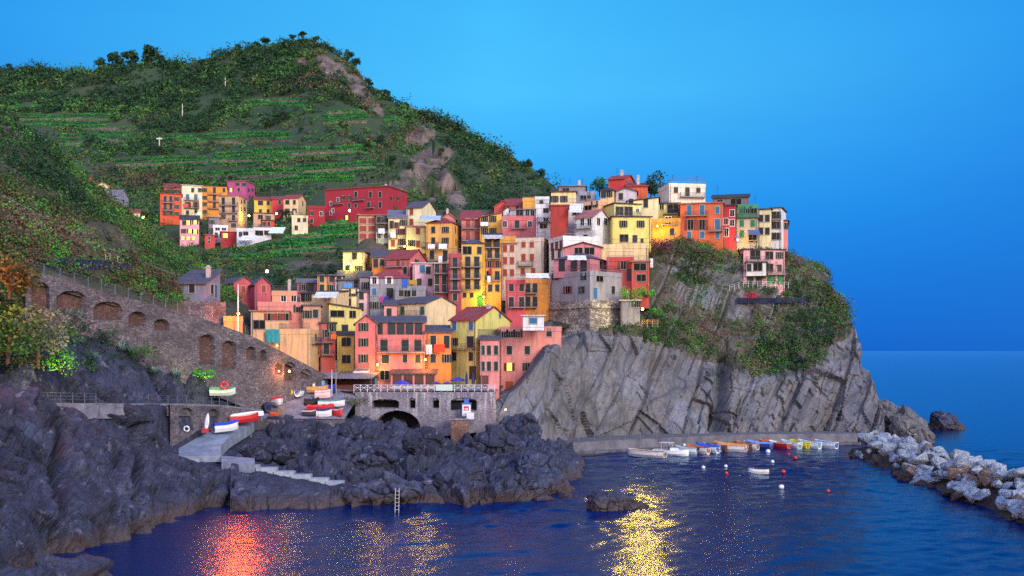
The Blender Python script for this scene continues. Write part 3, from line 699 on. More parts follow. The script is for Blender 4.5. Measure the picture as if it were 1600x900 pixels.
            if ty == 't':
                hit_ = wallhit(q, px, yt); am = MB(); am.bar((0, 0, -.8), (0, 0, 2.4), .03)
                for z in (1.5, 1.9, 2.3): am.bar((-.5 + z * .1, 0, z), (.5 - z * .1, 0, z), .02)
                am.bar((0, -.5, 2.1), (0, .5, 2.1), .02)
                a_ = am.build('antenna', plain('#3a3a42', .5, .5), ro or R); a_.location = (min(max(hit_[0], .4), Wd - .4), Dp * .5, ht + rh * .6 + .2); continue
            for py in yy_.split(','):
                py = float(py); lx, lz, sd_ = wallhit(q, px, py)
                lim = Dp if sd_ else Wd
                if ty in WSPEC:
                    if ty == 'k' and not size and RV.random() < .38: ty = 'o'
                    w_, h_, fc, pm, shc, st = WSPEC[ty]
                    if size: w_, h_ = ([float(z) for z in size.split('x')] + [h_])[:2]
                    if lx < -.2 or lx > lim + .2: continue
                    lx = min(max(lx, w_ / 2 + .12), lim - w_ / 2 - .12)
                    f_ = link('window', winmesh(w_, h_, fc), R)
                    if pm: link('pane', panemesh(w_, h_, GLASS if pm == 'glass' else LIT), f_)
                    if st == 'shut':
                        sm_ = shutmesh(w_ / 2, h_, shc); link('shutter', sm_, f_, (-w_ / 2, 0, 0)); link('shutter', sm_, f_, (0, 0, 0))
                    elif st == 'open':
                        sm_ = shutmesh(w_ * .48, h_, shc); link('shutter', sm_, f_, (-w_ * .98 - .06, -.03, 0)); link('shutter', sm_, f_, (w_ / 2 + .06, -.03, 0))
                    place(q, f_, lx, lz, sd_)
                elif ty in DSPEC:
                    w_, h_, c_ = DSPEC[ty]
                    if size: w_, h_ = ([float(z) for z in size.split('x')] + [h_])[:2]
                    d_ = link('door', doormesh(w_, h_, c_), R); lx = min(max(lx, w_ / 2 + .15), max(lim - w_ / 2 - .15, w_ / 2 + .15)); place(q, d_, lx, lz - h_ / 2, sd_)
    return q
def wallhit(q, px, py):
    """photo column/row on the house's walls -> local distance along the wall, local height, on side wall?"""
    k = (px - CX) / F; kc = q.C.x / q.C.y
    onside = (k > kc + 1e-4) if q.s > 0 else (k < kc - 1e-4)
    if onside:
        t_ = solve(q.C, q.v, k); t_ = min(max(t_, 0), q.Dp); y = (q.C + q.v * t_).y; lx = t_
    else:
        t_ = solve(q.o, q.ex, k); t_ = min(max(t_, 0), q.W); y = (q.o + q.ex * t_).y; lx = t_
    return lx, H + (HY - py) * y / F - q.zb, onside
def place(q, o, lx, lz, onside):
    if not onside: o.location = (lx, 0, lz); o.rotation_euler = (0, 0, 0)
    elif q.s > 0: o.location = (q.W, lx, lz); o.rotation_euler = (0, 0, rad(90))
    else: o.location = (0, lx, lz); o.rotation_euler = (0, 0, rad(-90))
# label, (left, corner, right) columns, (eave, foot) rows, wall, roof, openings
G1 = 'houses of the cliff village'; G2 = 'houses of the upper village'; G3 = 'houses of the far hamlet'
# front row on the piazza
h('tall salmon pink house leaning against the grey cliff, red door at its foot', (780, 877, 877), (510, 612), '#d98a80', 'par p', 'k@796,824/547 k@824/573 l@796/573 k@858/519 o@787,798,809/521 R@796/606', D=166, key='front_pink')
h('small white rooftop room with blue shutter on the salmon house by the cliff', (817, 850, 850), (494, 511), 'wh', 'flat w', 'u1.4x1@833/501 T@817,850,511', D=168.5, dig=.6, dp=4)
h('narrow pink house with slate lean-to roof left of the salmon cliff house', (750, 780, 780), (531, 604), '#cf7f7c', 'shed s', 'k.7x1.6@754,764,775/547,572 M@756/598 T@750,779,530', D=167, yr=526)
h('yellow green house with red tiled roof and pale gable', (704, 744, 797), (500, 594), 'yg', 'gf t', 'u@710,736/509 k@710/534 k1.5x2@735/534 k@710,736/557 D1.2x2.3@741/583 b@697,742,545;746,772,523 T@748,772,516 u.7x1@781/492 k@752,765/534 c@760', D=172, yr=480, dp=11)
h('small orange house with slate roof between pink and yellow green houses', (665, 705, 705), (520, 594), '#d98436', 'shed s', 'k1x2.2@677,698/534 k@677,698/560', D=171, yr=510)
h('broad pink house over the piazza with glazed ground floor', (590, 664, 664), (523, 602), '#d2726c', 'par p', 'k1.3x2.3@600,633,653/538 k1.3x1.5@602/561 k.8x1.4@633/560 k@653/560 O1.6x1.6@601/586 b@590,664,550', D=169)
h('set back pink loggia under a slate roof on the broad pink house', (578, 664, 664), (504, 525), '#c66a66', 'shed s', 'D@592,612,626,640,654/515', D=172, yr=496, dig=2)
h('tall pink gabled house left of the broad pink house', (555, 590, 590), (506, 602), '#ca6a66', 'gs s', 'k@568/511,535,560 b@556,577,576 D@570/590', D=168.5, yr=493)
h('cream house with green shutters, slate roof and blank tan gable', (600, 666, 712), (474, 524), '#dcc29a', 'gf s', 'g@629,660/485 g@656/508 b@622,664,493', D=186, yr=464, dp=10)
h('small pink lean-to with slate roof beside the cream green shuttered house', (600, 620, 620), (477, 500), '#cf8684', 'shed s', 'k@608/488', D=184, yr=471, dp=5)
h('lemon yellow modern house with sloping dark eave and wide windows', (514, 565, 565), (483, 524), '#dac76e', 'shx d', 'd2.6x1.2@527/490 d1.2x1.3@551/491 k1.2x1.4@539/513', D=186, yr=475)
h('yellow house below the lemon modern one beside the pink gable', (527, 556, 556), (524, 582), '#dcb452', 'shed d', 'd1.6x1.5@541/534 d1.5x1.4@541/561', D=176, yr=519)
h('narrow coral red house with two balconies above the restaurant roof', (501, 524, 524), (505, 580), '#c4574a', 'flat d', 'o@511/521 k1x1.8@510/545 k@518/512 b@503,522,534;503,522,554', D=176)
h('big blank tan house with terrace roof beside the stone ramp', (437, 484, 502), (514, 578), '#d8ac7c', 'par p', 'k@493/525 k@497/548 b@486,501,535 T@437,483,513', D=170)
h('tan garage house with brown glazed strip above the ramp', (392, 452, 452), (487, 542), '#cfa47a', 'flat p', 'd2x1.5@405/507 O1.1x1.2@423,434,446/495', D=171)
h('narrow dusky tan house with dark window behind the blank tan one', (474, 501, 501), (478, 515), '#cf9474', 'flat s', 'k@480/491 k@493/490', D=176)
h('low pink terrace house above the tan garage house', (403, 472, 472), (472, 492), '#d6847a', 'par p', 'k@466/482', D=177)
h('peach house with balustraded roof and two white windows', (425, 464, 464), (455, 480), '#dc9070', 'par g', 'w@443,459/465 c2@452 T@425,464,454', D=186)
h('cream house with dark sloping canopy and white awning', (469, 516, 545), (458, 480), '#d9b98c', 'shed d', 'k@474/465 k@481/465', D=188, yr=455)
h('pair of red barn houses with slate roofs left of the village', (341, 365, 398), (442, 474), '#b8505a', 'gs s', 'r@380/452', s=-1, D=198, yr=432, key='barn')
h('low red gabled house with slate roof and one window beside the barn', (385, 398, 423), (444, 474), '#bb525c', 'gs s', 'r@412/451', s=-1, D=196, yr=433)
h('stone house with long slate roof above the arched ramp wall', (274, 320, 344), (443, 470), '#77748a', 'shed s', 'u1x2.2@337/455 k@331/452 k@300/450 c@320', D=151, yr=424, dp=6, dig=1.5)
h('low ochre parapet wall glowing under the orange mast lamp', (350, 379, 379), (494, 522), '#d09a58', 'par o', '', D=151.5, dp=1.2, cat='wall', name='parapet_wall', group=None)
# middle rows
h('grey house with red hipped roof and white shutters', (578, 640, 640), (435, 496), 'gy', 'hip t', 'W@585,608/438 u@585/456 k1.4x2.2@609/458 k@585,600/477', D=198, yr=421)
h('low grey wing with planted terrace beside the red hipped grey house', (617, 665, 665), (447, 472), '#8a8690', 'par s', 'k1x1.8@627,647/456 d1.4x1.9@636/456 T@617,665,446', D=194)
h('slim pale pink house left of the grey red roofed house', (560, 577, 577), (457, 494), '#dcabac', 'flat s', 'k@564/462,479', D=198)
h('narrow mauve grey house under slate above the slim pale pink one', (562, 577, 577), (433, 458), '#8f7c88', 'shed s', 'k@571/446', D=204, yr=425)
h('cream house with blue cloth on its terrace rail', (535, 560, 560), (452, 484), '#ddcb92', 'par d', 'd1.4x1.4@543/458 k@552/457 k@545/472 T@535,560,451', D=198)
h('small ochre orange house at the left end of a joined row', (496, 512, 512), (431, 460), '#d89a4a', 'flat s', 'k@503/435,450', D=206, key='row_ochre')
h('small rose house in the middle of a joined row', (512, 524, 524), (431, 460), '#b8606a', 'flat s', 'k@518/435,450', D=206)
h('small off white house at the right end of a joined row', (524, 536, 536), (432, 460), '#c9c2ae', 'flat s', 'k@530/436,450', D=206)
h('low plum house with pale lean-to roof left of the ochre house', (464, 496, 496), (442, 460), '#94506a', 'shed g', 'D@485/450 k@474/449', D=210, yr=437)
h('low mauve house under a wide slate roof below the cream lamp house', (528, 580, 580), (438, 452), '#7d7480', 'shed s', 'k@556/444', D=206.5, yr=425)
h('cream flat roofed house lit yellow by a lamp on its corner', (536, 569, 582), (394, 430), '#dccf9a', 'flat d', 'k1.1x1.5@554/400 k@543,560/420 k@572,580/417 T@537,568,392', D=216)
h('bright orange house under a slate lean-to roof', (581, 603, 603), (402, 428), '#d4781e', 'shed s', 'k1.1x2@587/411 k@597/410', D=214, yr=391)
h('pink house with red tiled roof and balcony beside the bright orange one', (603, 640, 666), (404, 430), '#cb6a6c', 'gf t', 'r@622/411 k@633/422 b@604,632,417 k@651/410', D=210, yr=391)
h('pale lilac pink house with pale blue window', (645, 680, 680), (412, 454), '#d9a9b2', 'flat w', 'u1.1x1.6@660/420 k@669/422 k@655,672/441', D=203)
h('scarlet house with tall dark shutters and plant pots', (678, 701, 701), (412, 462), '#bc4032', 'flat w', 'k1x2@683,694/420,437 k1x1.8@683,694/452 b@678,700,427;678,700,457', D=199)
h('dark rose tower house with one column of balconies', (701, 721, 721), (396, 480), '#a8464e', 'par d', 'k1.1x2.2@711/410,428,445 k@711/464 b@703,720,418;703,720,436;703,720,454 T@701,721,395', D=197)
h('tall yellow house with slate hipped roof and three balconies', (721, 757, 757), (381, 480), '#dcae46', 'hip s', 'k1.1x2.2@731,745/409,427 k1.1x2@731,745/444 k@749/391 d1.8x1.6@730/391 k.8x1@726,737/461 G@751/470 b@722,752,417;722,752,435;722,752,453', D=202, yr=374)
h('tall amber house with open loggia and three balconies', (757, 783, 783), (371, 480), '#dd9a38', 'shed d', 'D@763,776/381 k1x2@765,777/397 O@765,777/413 k1x2@764,777/431 k@766,777/450 b@758,782,387;758,782,404;758,782,438', D=203, yr=366)
h('low amber terrace wall house right of the amber loggia', (783, 806, 806), (369, 386), '#dca04c', 'par p', '', D=216)
h('pale pink house with six red brown shutters', (784, 806, 806), (381, 434), '#cdb6ac', 'flat p', 'r@789,800/388,407,426', D=208)
h('tall stone beige house with red brown shutters and roof terrace', (806, 849, 860), (371, 438), '#c6b4a2', 'par s', 'r@818,831/381,402 r@817,833/424 k1x2.2@854/404 b@810,833,415 T@807,848,370 c@845', D=207)
h('crimson rose house with long lower balcony left of the orange twin', (790, 820, 820), (437, 500), '#c04a54', 'par p', 'k@799,815/449 k1x2@799,815/472 b@797,820,480 T@790,820,436', D=188)
h('orange ochre house joined to the crimson rose one with white awning', (820, 860, 860), (436, 500), '#d08836', 'par p', 'k1x2@825,836/449 k1x2@825,836/471 b@820,839,458;820,839,480 T@820,859,435', D=187.5)
h('large golden house with red hipped roof and white laundry', (666, 706, 720), (348, 414), '#dba050', 'hip t', 'k@677,696/359,376 k1.1x2@675,696/398 r1x1.6@711/359 r@712/378 b@668,683,385;685,701,385;668,690,408', D=222, yr=340)
h('cream house with brick red shutters left of the golden house', (635, 666, 666), (355, 400), '#dccd94', 'flat p', 'r@653/361,381 k@643/380 T@637,664,353 b@658,666,386', D=228)
h('tall cream house with slate roof and white gable wall', (635, 660, 681), (324, 400), '#ded4a8', 'gf s', 'r@643/331,347', D=231, yr=315)
h('pale yellow house with open brown shutters and balconies', (607, 635, 635), (341, 396), '#d8cc94', 'shed g', 'k1x1.8@612/351 O@619/352 k@630/348 O@624,631/362 r@614/380 O@627/378 b@607,621,371;622,634,386', D=230, yr=330)
h('grey green house with laundry under its windows', (588, 607, 607), (337, 396), '#a3a890', 'flat g', 'd1.6x2@594/345 d1.4x2@602/343 k@592,603/356 w@592,603/368 k@592,604/385 b@588,607,349', D=231)
h('brown panelled house at the left edge of the cliff village', (560, 588, 588), (337, 396), '#ad8668', 'flat p', 'r1.7x1.3@567,581/345,357,369 k@567,580/386', D=232)
h('pink gable with white chimney behind the golden house', (690, 712, 712), (342, 352), '#cf8078', 'gs p', 'c2@699', D=238, yr=334)
h('rose house with tall red doors and two long balconies', (721, 751, 751), (343, 382), '#c2706c', 'shed t', 'r1.1x2.5@731,745/350,369 b@722,750,357;722,750,376', D=226, yr=331)
h('mustard yellow house with sloping red roof and laundry balcony', (750, 784, 784), (333, 380), '#dba548', 'shx t', 'k@757,770/342,361 b@751,764,352', D=224, yr=340)
h('white gable behind the mustard yellow house', (785, 803, 803), (331, 346), 'wh', 'gs d', '', D=231, yr=324)
h('coral rose house with three white framed windows', (784, 838, 838), (338, 374), '#cb666a', 'par p', 'w@789,828/350 k1.1x2@808/351 b@799,821,357 T@785,838,337', D=220)
h('pale roof canopy room above the coral rose house', (797, 838, 838), (328, 340), '#b6aeb4', 'flat g', 'd1.6x1.4@812/333 w@824,832/333', D=226, dig=2)
h('white terraced house left of the brick red blank wall', (838, 861, 861), (334, 368), 'wh', 'par w', 'w1.1x1.7@853/340 w1.6x1.1@849/353 b@839,860,347', D=208)
h('small white upper terrace above the white terraced house', (838, 862, 862), (319, 336), '#cfccd4', 'par w', 'd1.2x1.6@853/327 T@838,862,318', D=214)
h('far red gable behind the coral rose house', (772, 800, 800), (323, 333), '#c24a48', 'gs t', '', D=240, yr=314)
h('far red house with low tiled roof and one tiny window', (790, 817, 817), (321, 333), '#b84440', 'shed t', 'k@808/325', D=238, yr=312)
h('far ochre terrace house with plants on its parapet', (817, 836, 836), (309, 328), '#d89c46', 'par o', 'T@817,836,308', D=236)
h('far white terrace house behind the ochre terrace', (836, 858, 858), (307, 324), 'wh', 'par w', 'k@846/315 t@850', D=234)
# right cluster above the cliff
h('large bent grey house on the stone bastion wall', (861, 922, 974), (423, 468), '#918d90', 'par g', 'k@867,912/432 d1.8x1.7@937/433 O1.2x1.5@887/453 k@909/453 u1.1x2.2@930/458 k@958/453 T@861,921,422;923,972,422', D=178, dp=9, key='bent')
h('pink attic with slate hipped roof on top of the bent grey house', (865, 922, 948), (403, 424), '#c47a80', 'hip s', 'D@878,897,912/415 k@938/413', D=181, yr=394, dig=1)
h('small mauve pink gabled house with two wide windows', (882, 940, 940), (387, 406), '#c8747a', 'gs d', 'd1.6x1.3@904/392 d2x1.4@921/392', D=190, yr=379)
h('white house with red doors and rimmed roof terrace', (858, 880, 935), (368, 404), '#d8d2ce', 'par o', 'M@863,870,877/383 M@864,874/398 T@882,933,366', D=191)
h('blank brick red box house without windows', (860, 888, 888), (321, 368), '#a2342e', 'flat p', '', D=201)
h('white terrace with awning right of the brick red box', (888, 911, 911), (318, 345), '#c9c6cc', 'par d', 'd1.8x1.6@901/330 T@888,911,317', D=206)
h('white gabled house with railed balcony windows', (898, 926, 953), (339, 386), '#d5d4d8', 'gf p', 'w@910,921/347 w1.4x1.5@935,946/346 b@901,925,357 k@915/372', D=194, yr=328)
h('large lemon yellow house with thin dark cornice', (948, 957, 1017), (339, 392), '#e2cc6c', 'flat d', 'k@974,1001/350 d1.8x1.5@975/372 k@992/373 k.6x.8@1003/376 t@990', s=-1, D=196, key='lemon')
h('yellow roof storey with dark glazed doors over the lemon house', (937, 960, 1000), (318, 340), '#d9cc7c', 'flat d', 'd1.8x2.2@968/331 d1.9x2.2@982/331 w.7x.8@996/329 b@962,999,338', s=-1, D=203)
h('low buff house with rounded eave below the lemon house', (940, 1013, 1013), (381, 410), '#dcbe8a', 'par o', 'T@941,1012,380', D=189)
h('brick red house with dark window right of the bent grey house', (948, 990, 990), (401, 440), '#b64642', 'par p', 'O1x1.7@974/414 T@948,989,400 D@985/430', D=183)
h('small red box house with wide dark window above green bushes', (987, 1014, 1014), (409, 442), '#bb4a3a', 'flat p', 'd2.4x1.4@1000/417 d1.8x1.3@1002/434 T@987,1014,407', D=181)
h('amber house lit by a wall lamp between lemon and orange houses', (1018, 1063, 1063), (341, 376), '#d8923a', 'par o', 'w1.3x1.7@1044/345 b@1034,1059,351 k@1050/362', D=203)
h('yellow green roof room with dark canopy over the lamp lit amber house', (1018, 1062, 1062), (318, 343), '#cdbb62', 'flat d', 'd2.6x2.2@1053/327 w@1034/323 b@1036,1060,334', D=209)
h('cream white topmost house with railed flat roof', (1029, 1046, 1102), (286, 322), '#d9d0bc', 'par g', 'k@1056,1091/296 k1x2.2@1074/299 b@1062,1100,308 T@1046,1102,284 t@1060,1098', s=-1, D=210)
h('broad burnt orange house with blue grey shutters', (1063, 1130, 1130), (317, 386), '#cc5e32', 'flat p', 'u1x2.1@1077,1097/328 u@1121/328 O1.2x2.2@1079,1097/351 u1.1x2.2@1121/350 u@1077,1097,1121/367 b@1071,1106,337;1107,1130,361', D=202)
h('narrow crimson house with white framed windows', (1130, 1150, 1150), (321, 390), '#a6243a', 'flat d', 'w@1144/333,348 w@1134/346 w.9x1.8@1135/363', D=203)
h('grey beige house with green shutters and blue awning', (1151, 1184, 1184), (341, 390), '#a89c8e', 'flat d', 'g@1159,1176/349 g@1159/365 d1.6x1.6@1176/371 b@1170,1184,376', D=203)
h('green painted storey over the grey beige house', (1151, 1184, 1184), (319, 343), '#3f8a5c', 'par d', 'g@1158/328 o@1168/328 d1.3x1.6@1178/328 b@1152,1184,341 t@1180', D=204.5)
h('dark slate roofed attic left of the green storey', (1113, 1170, 1170), (308, 324), '#6c6672', 'shed d', 'd2.4x1.3@1150/315 d1.2x1.3@1125/316 t@1120', D=210, yr=304)
h('narrow cream house with four dark shutters', (1184, 1205, 1205), (327, 388), '#ddcf9e', 'flat d', 'k@1189,1199/341,361', D=205)
h('white corner house at the seaward end of the row', (1205, 1221, 1228), (325, 388), '#d6d2d4', 'flat d', 'k@1209,1217/336,352,369 b@1205,1221,343', D=206)
h('slender pink end house overlooking the sea', (1220, 1231, 1231), (345, 388), '#d07c74', 'flat d', 'k@1226/353', D=209)
h('detached pink villa with arched ground floor on the headland', (1144, 1162, 1226), (390, 444), '#d99a9c', 'flat d', 'k@1153/405 k@1161/401 d2.2x1.9@1180/398 d1.7x1.6@1202/399 k@1218/399 d1.7x1.6@1202/418 k@1218/419 G1.5x2@1205/436 D@1172,1186/437 G@1220/437 b@1198,1226,429;1166,1198,408', s=-1, D=197, key='villa')
h('white bay with dark square window on the pink villa', (1166, 1197, 1197), (410, 430), '#dcd8cc', 'flat d', 'd1.8x1.6@1184/417 k@1170/418', D=195.2, dig=.1, dp=2.5)
h('cream house with two dark windows behind the red box wall', (861, 900, 900), (300, 323), '#d9c48e', 'flat d', 'k@867,881/311 T@861,899,299', D=212)
h('low grey roof storey behind the cream two window house', (873, 915, 915), (291, 303), '#857c82', 'flat g', 'd1.6x1@884/297 t@890,910 c@905', D=218)
h('blue grey terrace house with dark doors', (900, 931, 931), (299, 320), '#8e90a8', 'par g', 'd1.5x1.8@912/306 k@920/305', D=214)
h('peach house with garage door and stepped parapet', (911, 935, 963), (313, 340), '#d6a480', 'par o', 'd1.7x2.3@919/322 k@929/319', D=206)
h('peach dormer house with rounded roof behind the stepped parapet', (938, 960, 960), (298, 315), '#d8b07c', 'hip d', 'o@951/303 k@940/304', D=210, yr=293)
h('highest red house with tiled gable against the sky', (950, 976, 992), (279, 304), '#c23634', 'gf t', 'k.7x1.5@979,984/286 c1.6@965 t@978', D=222, yr=274)
h('low burnt orange house right of the highest red house', (979, 1012, 1012), (291, 310), '#ca5632', 'shed t', 'c1.8@997', D=216, yr=287)
h('cream house with sloping dark eave below the highest red house', (980, 1029, 1029), (309, 338), '#dccfa0', 'shx d', 'k@986/316 k1x2@1009/317', D=208, yr=315)
h('pale mauve gable with slate roof below the highest red house', (962, 995, 995), (299, 314), '#b7adb6', 'gs s', 'k@970/307', D=211, yr=294)
h('small whitewashed hut with star bright lamp beside the stone bastion', (970, 1000, 1000), (470, 514), '#7f7c84', 'flat w', 'k@994/474 c@981', D=178.5, dp=5, dig=.6, key='hut')
# upper village on the hill
U = dict(group=G2)
h('orange red block with two balconies at the left of the upper village', (250, 284, 284), (304, 350), '#c64c2c', 'flat t', 'k1.1x2.2@258,267/311,323 k@258,267/334 k@276/311,323,334 b@254,271,317;254,271,329', D=335, **U)
h('set back top storey with red tiles on the orange red block', (256, 290, 290), (294, 306), '#c0462c', 'shed t', 'k@260,266,273,279,285/299', D=340, yr=289, **U)
h('ivory block with blue shutters and two balconies', (284, 316, 316), (291, 342), '#ddcfae', 'flat w', 'k@301,313/297 u1.1x2.1@293,306/308 O1.1x2@294,306/320 k@293/332 k@306/329 b@288,311,313;288,311,325', D=334, **U)
h('orange block with balconies between ivory and purple houses', (316, 355, 355), (292, 344), '#d8862a', 'flat d', 'k@320/297,309,319,331 k1.1x2.1@335/297,309,321 k@350/297 b@325,346,304;325,346,315;325,346,326', D=336, **U)
h('purple pink block behind the tan block', (355, 385, 398), (283, 316), '#b0487e', 'flat p', 'k@371,381/288 k@373/296 k@389,395/297 l@361/297 k@390,395/308', D=350, **U)
h('tall tan block with balconies in the middle of the upper village', (342, 373, 386), (306, 360), '#bd9a7e', 'flat p', 'k1.1x2.4@349,365/314,327 k@349/339 k1.1x2.2@365/341 k@365/352 k@377,382/315,327 b@343,372,321;343,372,333;358,372,345', D=318, **U)
h('sunny yellow upper house in a joined row of three', (397, 425, 425), (313, 338), '#e0b648', 'shed t', 'k1.8x1.6@407/317 k@419/317 k@407,419/330', D=335, yr=309, **U)
h('red upper house in the middle of a joined row of three', (425, 443, 443), (312, 338), '#c0383e', 'shed t', 'k@437/316,330', D=335, yr=308, **U)
h('buff upper house with gable at the right of a joined row of three', (443, 466, 478), (310, 338), '#d9b888', 'gf t', 'k1.5x1.5@449/316 k@460/316 k@449,460/329 k@473/318', D=334, yr=305, **U)
h('low dusky pink house below the sunny yellow upper house', (396, 429, 429), (334, 352), '#b68c78', 'flat d', 'd1.5x1.4@407/339 k@419/340', D=322, **U)
h('small vermilion house beside the white canopy', (409, 429, 429), (345, 362), '#c43e32', 'flat d', 'k@420/350 k@412/350', D=315, **U)
h('pale pink house with lit windows below the ivory block', (281, 311, 311), (344, 380), '#d796a0', 'shed d', 'k@287/348 l@294/348 l@305/347 k@287/361 l@297/361 l@305/362 L@286,294,302/372', D=312, yr=338, **U)
h('small white house with two panes below the tan block', (333, 356, 356), (352, 376), '#d2d0d6', 'par w', 'w1.4x1.2@340,350/357 d@338,346/367', D=306, **U)
h('rounded dark red hut with one lit window', (345, 369, 369), (363, 383), '#a6242c', 'flat p', 'L1.3x1.3@352/368', D=300, **U)
h('tiny red hut with two small windows among dark bushes', (320, 336, 336), (368, 385), '#c03a40', 'flat p', 'k.7x.8@327/372,378', D=300, **U)
h('white terraced house beside the dark red hut', (370, 396, 396), (357, 380), '#cfccd4', 'par w', 'd1.5x1.6@384/366 d1@376/366 T@370,396,356', D=304, **U)
h('long white house with wide windows below the vermilion house', (396, 424, 424), (356, 372), '#d2ced2', 'par p', 'd2.4x1.5@405/364 d1.6x1.5@417/363 T@396,424,355', D=306, **U)
h('grey violet house wedged left of the tan block', (326, 343, 343), (340, 370), '#7b7480', 'flat g', 'k@331/347,359', D=312, **U)
h('cream stepped house left of the dark red annex', (456, 481, 481), (337, 364), '#dac9a4', 'par o', 'k@467/343 k1x1.8@476/342 d@463/356 T@457,480,336 c@460', D=300, **U)
h('dark red annex left of the long crimson building', (480, 508, 508), (322, 352), '#98202e', 'par t', 'w@502/334 k@487/333 k@487/345', D=292, **U)
h('long crimson building on the terrace above the village', (508, 606, 636), (291, 352), '#9c2034', 'flat t', 'w@517/318,333 w@528/312 k@536,546/309 k1.1x2@556,579,594/304 k@546,556/321 k1.1x2.1@576,594/320 w@520/329 l@542/340 k@560/338 k@612,622/310 k@628/300 b@520,538,319;572,586,325;552,571,313 T@606,635,290 c@590', D=272, dp=14, key='crimson', **U)
U = dict(group=G3)
h('rose hamlet house with red roof behind the near slope', (131, 153, 153), (286, 300), '#b84a5c', 'gs t', 'k@142/290', D=300, yr=277, **U)
h('cream hamlet gable next to the rose one', (150, 171, 171), (291, 306), '#d6c894', 'gs p', 'k@162/296', D=296, yr=286, **U)
h('blue grey hamlet house with long grey roof', (159, 185, 201), (306, 332), '#8a8ea6', 'gf g', 'k@172/313,322 k@193/315 b@162,184,319', D=288, yr=297, **U)
h('low cream hamlet house with red roof and street lamp', (192, 219, 219), (333, 350), '#d8c294', 'shed t', 'k@205/338', D=280, yr=328, **U)
# ================================================================ walls, quay, terrace
def drop(x, y, obs=None, top=400):
    best = None
    for g in (obs or GROUND):
        r = bvh(g).ray_cast(Vector((x, y, top)), Vector((0, 0, -1)))
        if r[0] is not None and (best is None or r[0].z > best): best = r[0].z
    return best
def skyline(px, y0=20, y1=540):
    for py in np.arange(y0, y1, 2):
        p = hit(px, py, [hill])
        if p is not None: return p
M_wall = masonry('rubble_masonry', ['#4c464e', '#645c64', '#756c70', '#867e7e'], 2.6, '#443c42')
M_wall2 = masonry('pale_masonry', ['#6f6664', '#9c9084', '#bdb09c', '#d2c6b2'], 1.6, '#5a5050')
M_niche = masonry('brick_infill', ['#4e3a38', '#6a4c46', '#7c5c52'], 3.0)
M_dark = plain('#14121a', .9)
M_via, t, b = newmat('stained_masonry'); gp = geo_pos(t)
st = t.noise(t.mapping(gp, (1.3, 1.3, .10)), 1.0, 4, .65); n1 = t.noise(gp, .5, 5, .6)
base = t.ramp(n1, [(.3, lin4('#5c5768')), (.6, lin4('#7d7884')), (.8, lin4('#938c90'))])
sz = t.new('ShaderNodeSeparateXYZ'); t.put(sz.inputs[0], gp)
base = t.mix(t.math('MULTIPLY', t.ramp(st, [(.50, (0, 0, 0, 1)), (.62, (1, 1, 1, 1))]), t.math('MULTIPLY_ADD', sz.outputs[2], .22, -1.2, clamp=True)), base, lin4('#aeaaaa'))
e = t.vor(t.mapping(gp, (1, 1, 1.6)), 1.6, 'DISTANCE_TO_EDGE'); base = t.mix(t.ramp(e, [(.02, (.7, .7, .7, 1)), (.07, (0, 0, 0, 1))]), base, lin4('#3c3844'))
t.put(b.inputs['Base Color'], base); b.inputs['Roughness'].default_value = .9; t.put(b.inputs['Normal'], t.bump(e, .5, .2))
def niche_wall(name, label, cat, path, niches=(), mats=None, res=.13, back=1.4, cap=True, plan=None):
    """masonry wall along a plan path with arched recesses"""
    px = [p[0] for p in path]; pts = [(P(p[0], p[2], p[1]), P(p[0], p[3], p[1])) for p in path]
    L = [0]
    for i in range(1, len(pts)): L.append(L[-1] + (pts[i][0].xy - pts[i - 1][0].xy).length)
    hmax = max((a - b_).z for a, b_ in pts); n = max(8, int(L[-1] / res)); m = max(6, int(hmax / res))
    s_ = np.linspace(0, L[-1], n); ip = lambda vals: np.interp(s_, L, vals)
    X, Y, ZT, ZB = ip([a.x for a, b_ in pts]), ip([a.y for a, b_ in pts]), ip([a.z for a, b_ in pts]), ip([b_.z for a, b_ in pts])
    v = np.linspace(0, 1, m)[:, None]; Z = ZB + (ZT - ZB) * v; Xg = np.repeat(X[None], m, 0); Yg = np.repeat(Y[None], m, 0)
    fx = CX + Xg * F / Yg; fy = HY - (Z - H) * F / Yg; dep = np.zeros_like(Z)
    for x0, x1, yt_, yb_, rise, dd in niches:
        xc, hw = (x0 + x1) / 2, (x1 - x0) / 2
        u = np.clip(np.abs(fx - xc) / hw, 0, 1); yc = yt_ + rise * (1 - np.sqrt(1 - u ** 2))
        slope = 0
        dep = np.where((np.abs(fx - xc) < hw) & (fy > yc) & (fy < yb_), dd, dep)
    tx, ty = np.gradient(X), np.gradient(Y); ln = np.hypot(tx, ty); nx, ny = -ty / ln, tx / ln
    sgn = np.where(ny < 0, -1, 1); nx, ny = nx * sgn, ny * sgn
    V = np.stack([Xg + nx * dep, Yg + ny * dep, Z], 2)
    if cap:
        V = np.concatenate([V, np.stack([X + nx * .5, Y + ny * .5, ZT], 1)[None], np.stack([X + nx * .5, Y + ny * .5, ZT - back], 1)[None]], 0); m += 2
        dep = np.concatenate([dep, np.zeros((2, n))], 0)
    idx = np.arange(n * m).reshape(m, n); Q = np.stack([idx[:-1, :-1], idx[:-1, 1:], idx[1:, 1:], idx[1:, :-1]], 2).reshape(-1, 4)
    mi = (dep.ravel()[Q].min(1) > 0).astype(int)
    ms = mats or [M_wall, M_niche]; W3 = V.reshape(-1, 3)
    W3 = W3 + (fbm(W3, 1.2, 2, 5) * .06)[:, None] * np.array([0, 1, 0])
    o = link(name, np_mesh(name, W3, Q, ms, False, mi)); tag(o, label, cat); return o
ARC = [(40, 116.5, 421, 545), (80, 118.5, 431, 550), (160, 125.5, 455, 565), (250, 134, 478, 585), (330, 142, 502, 615), (400, 149, 528, 645), (470, 158, 565, 650), (512, 164, 587, 650)]
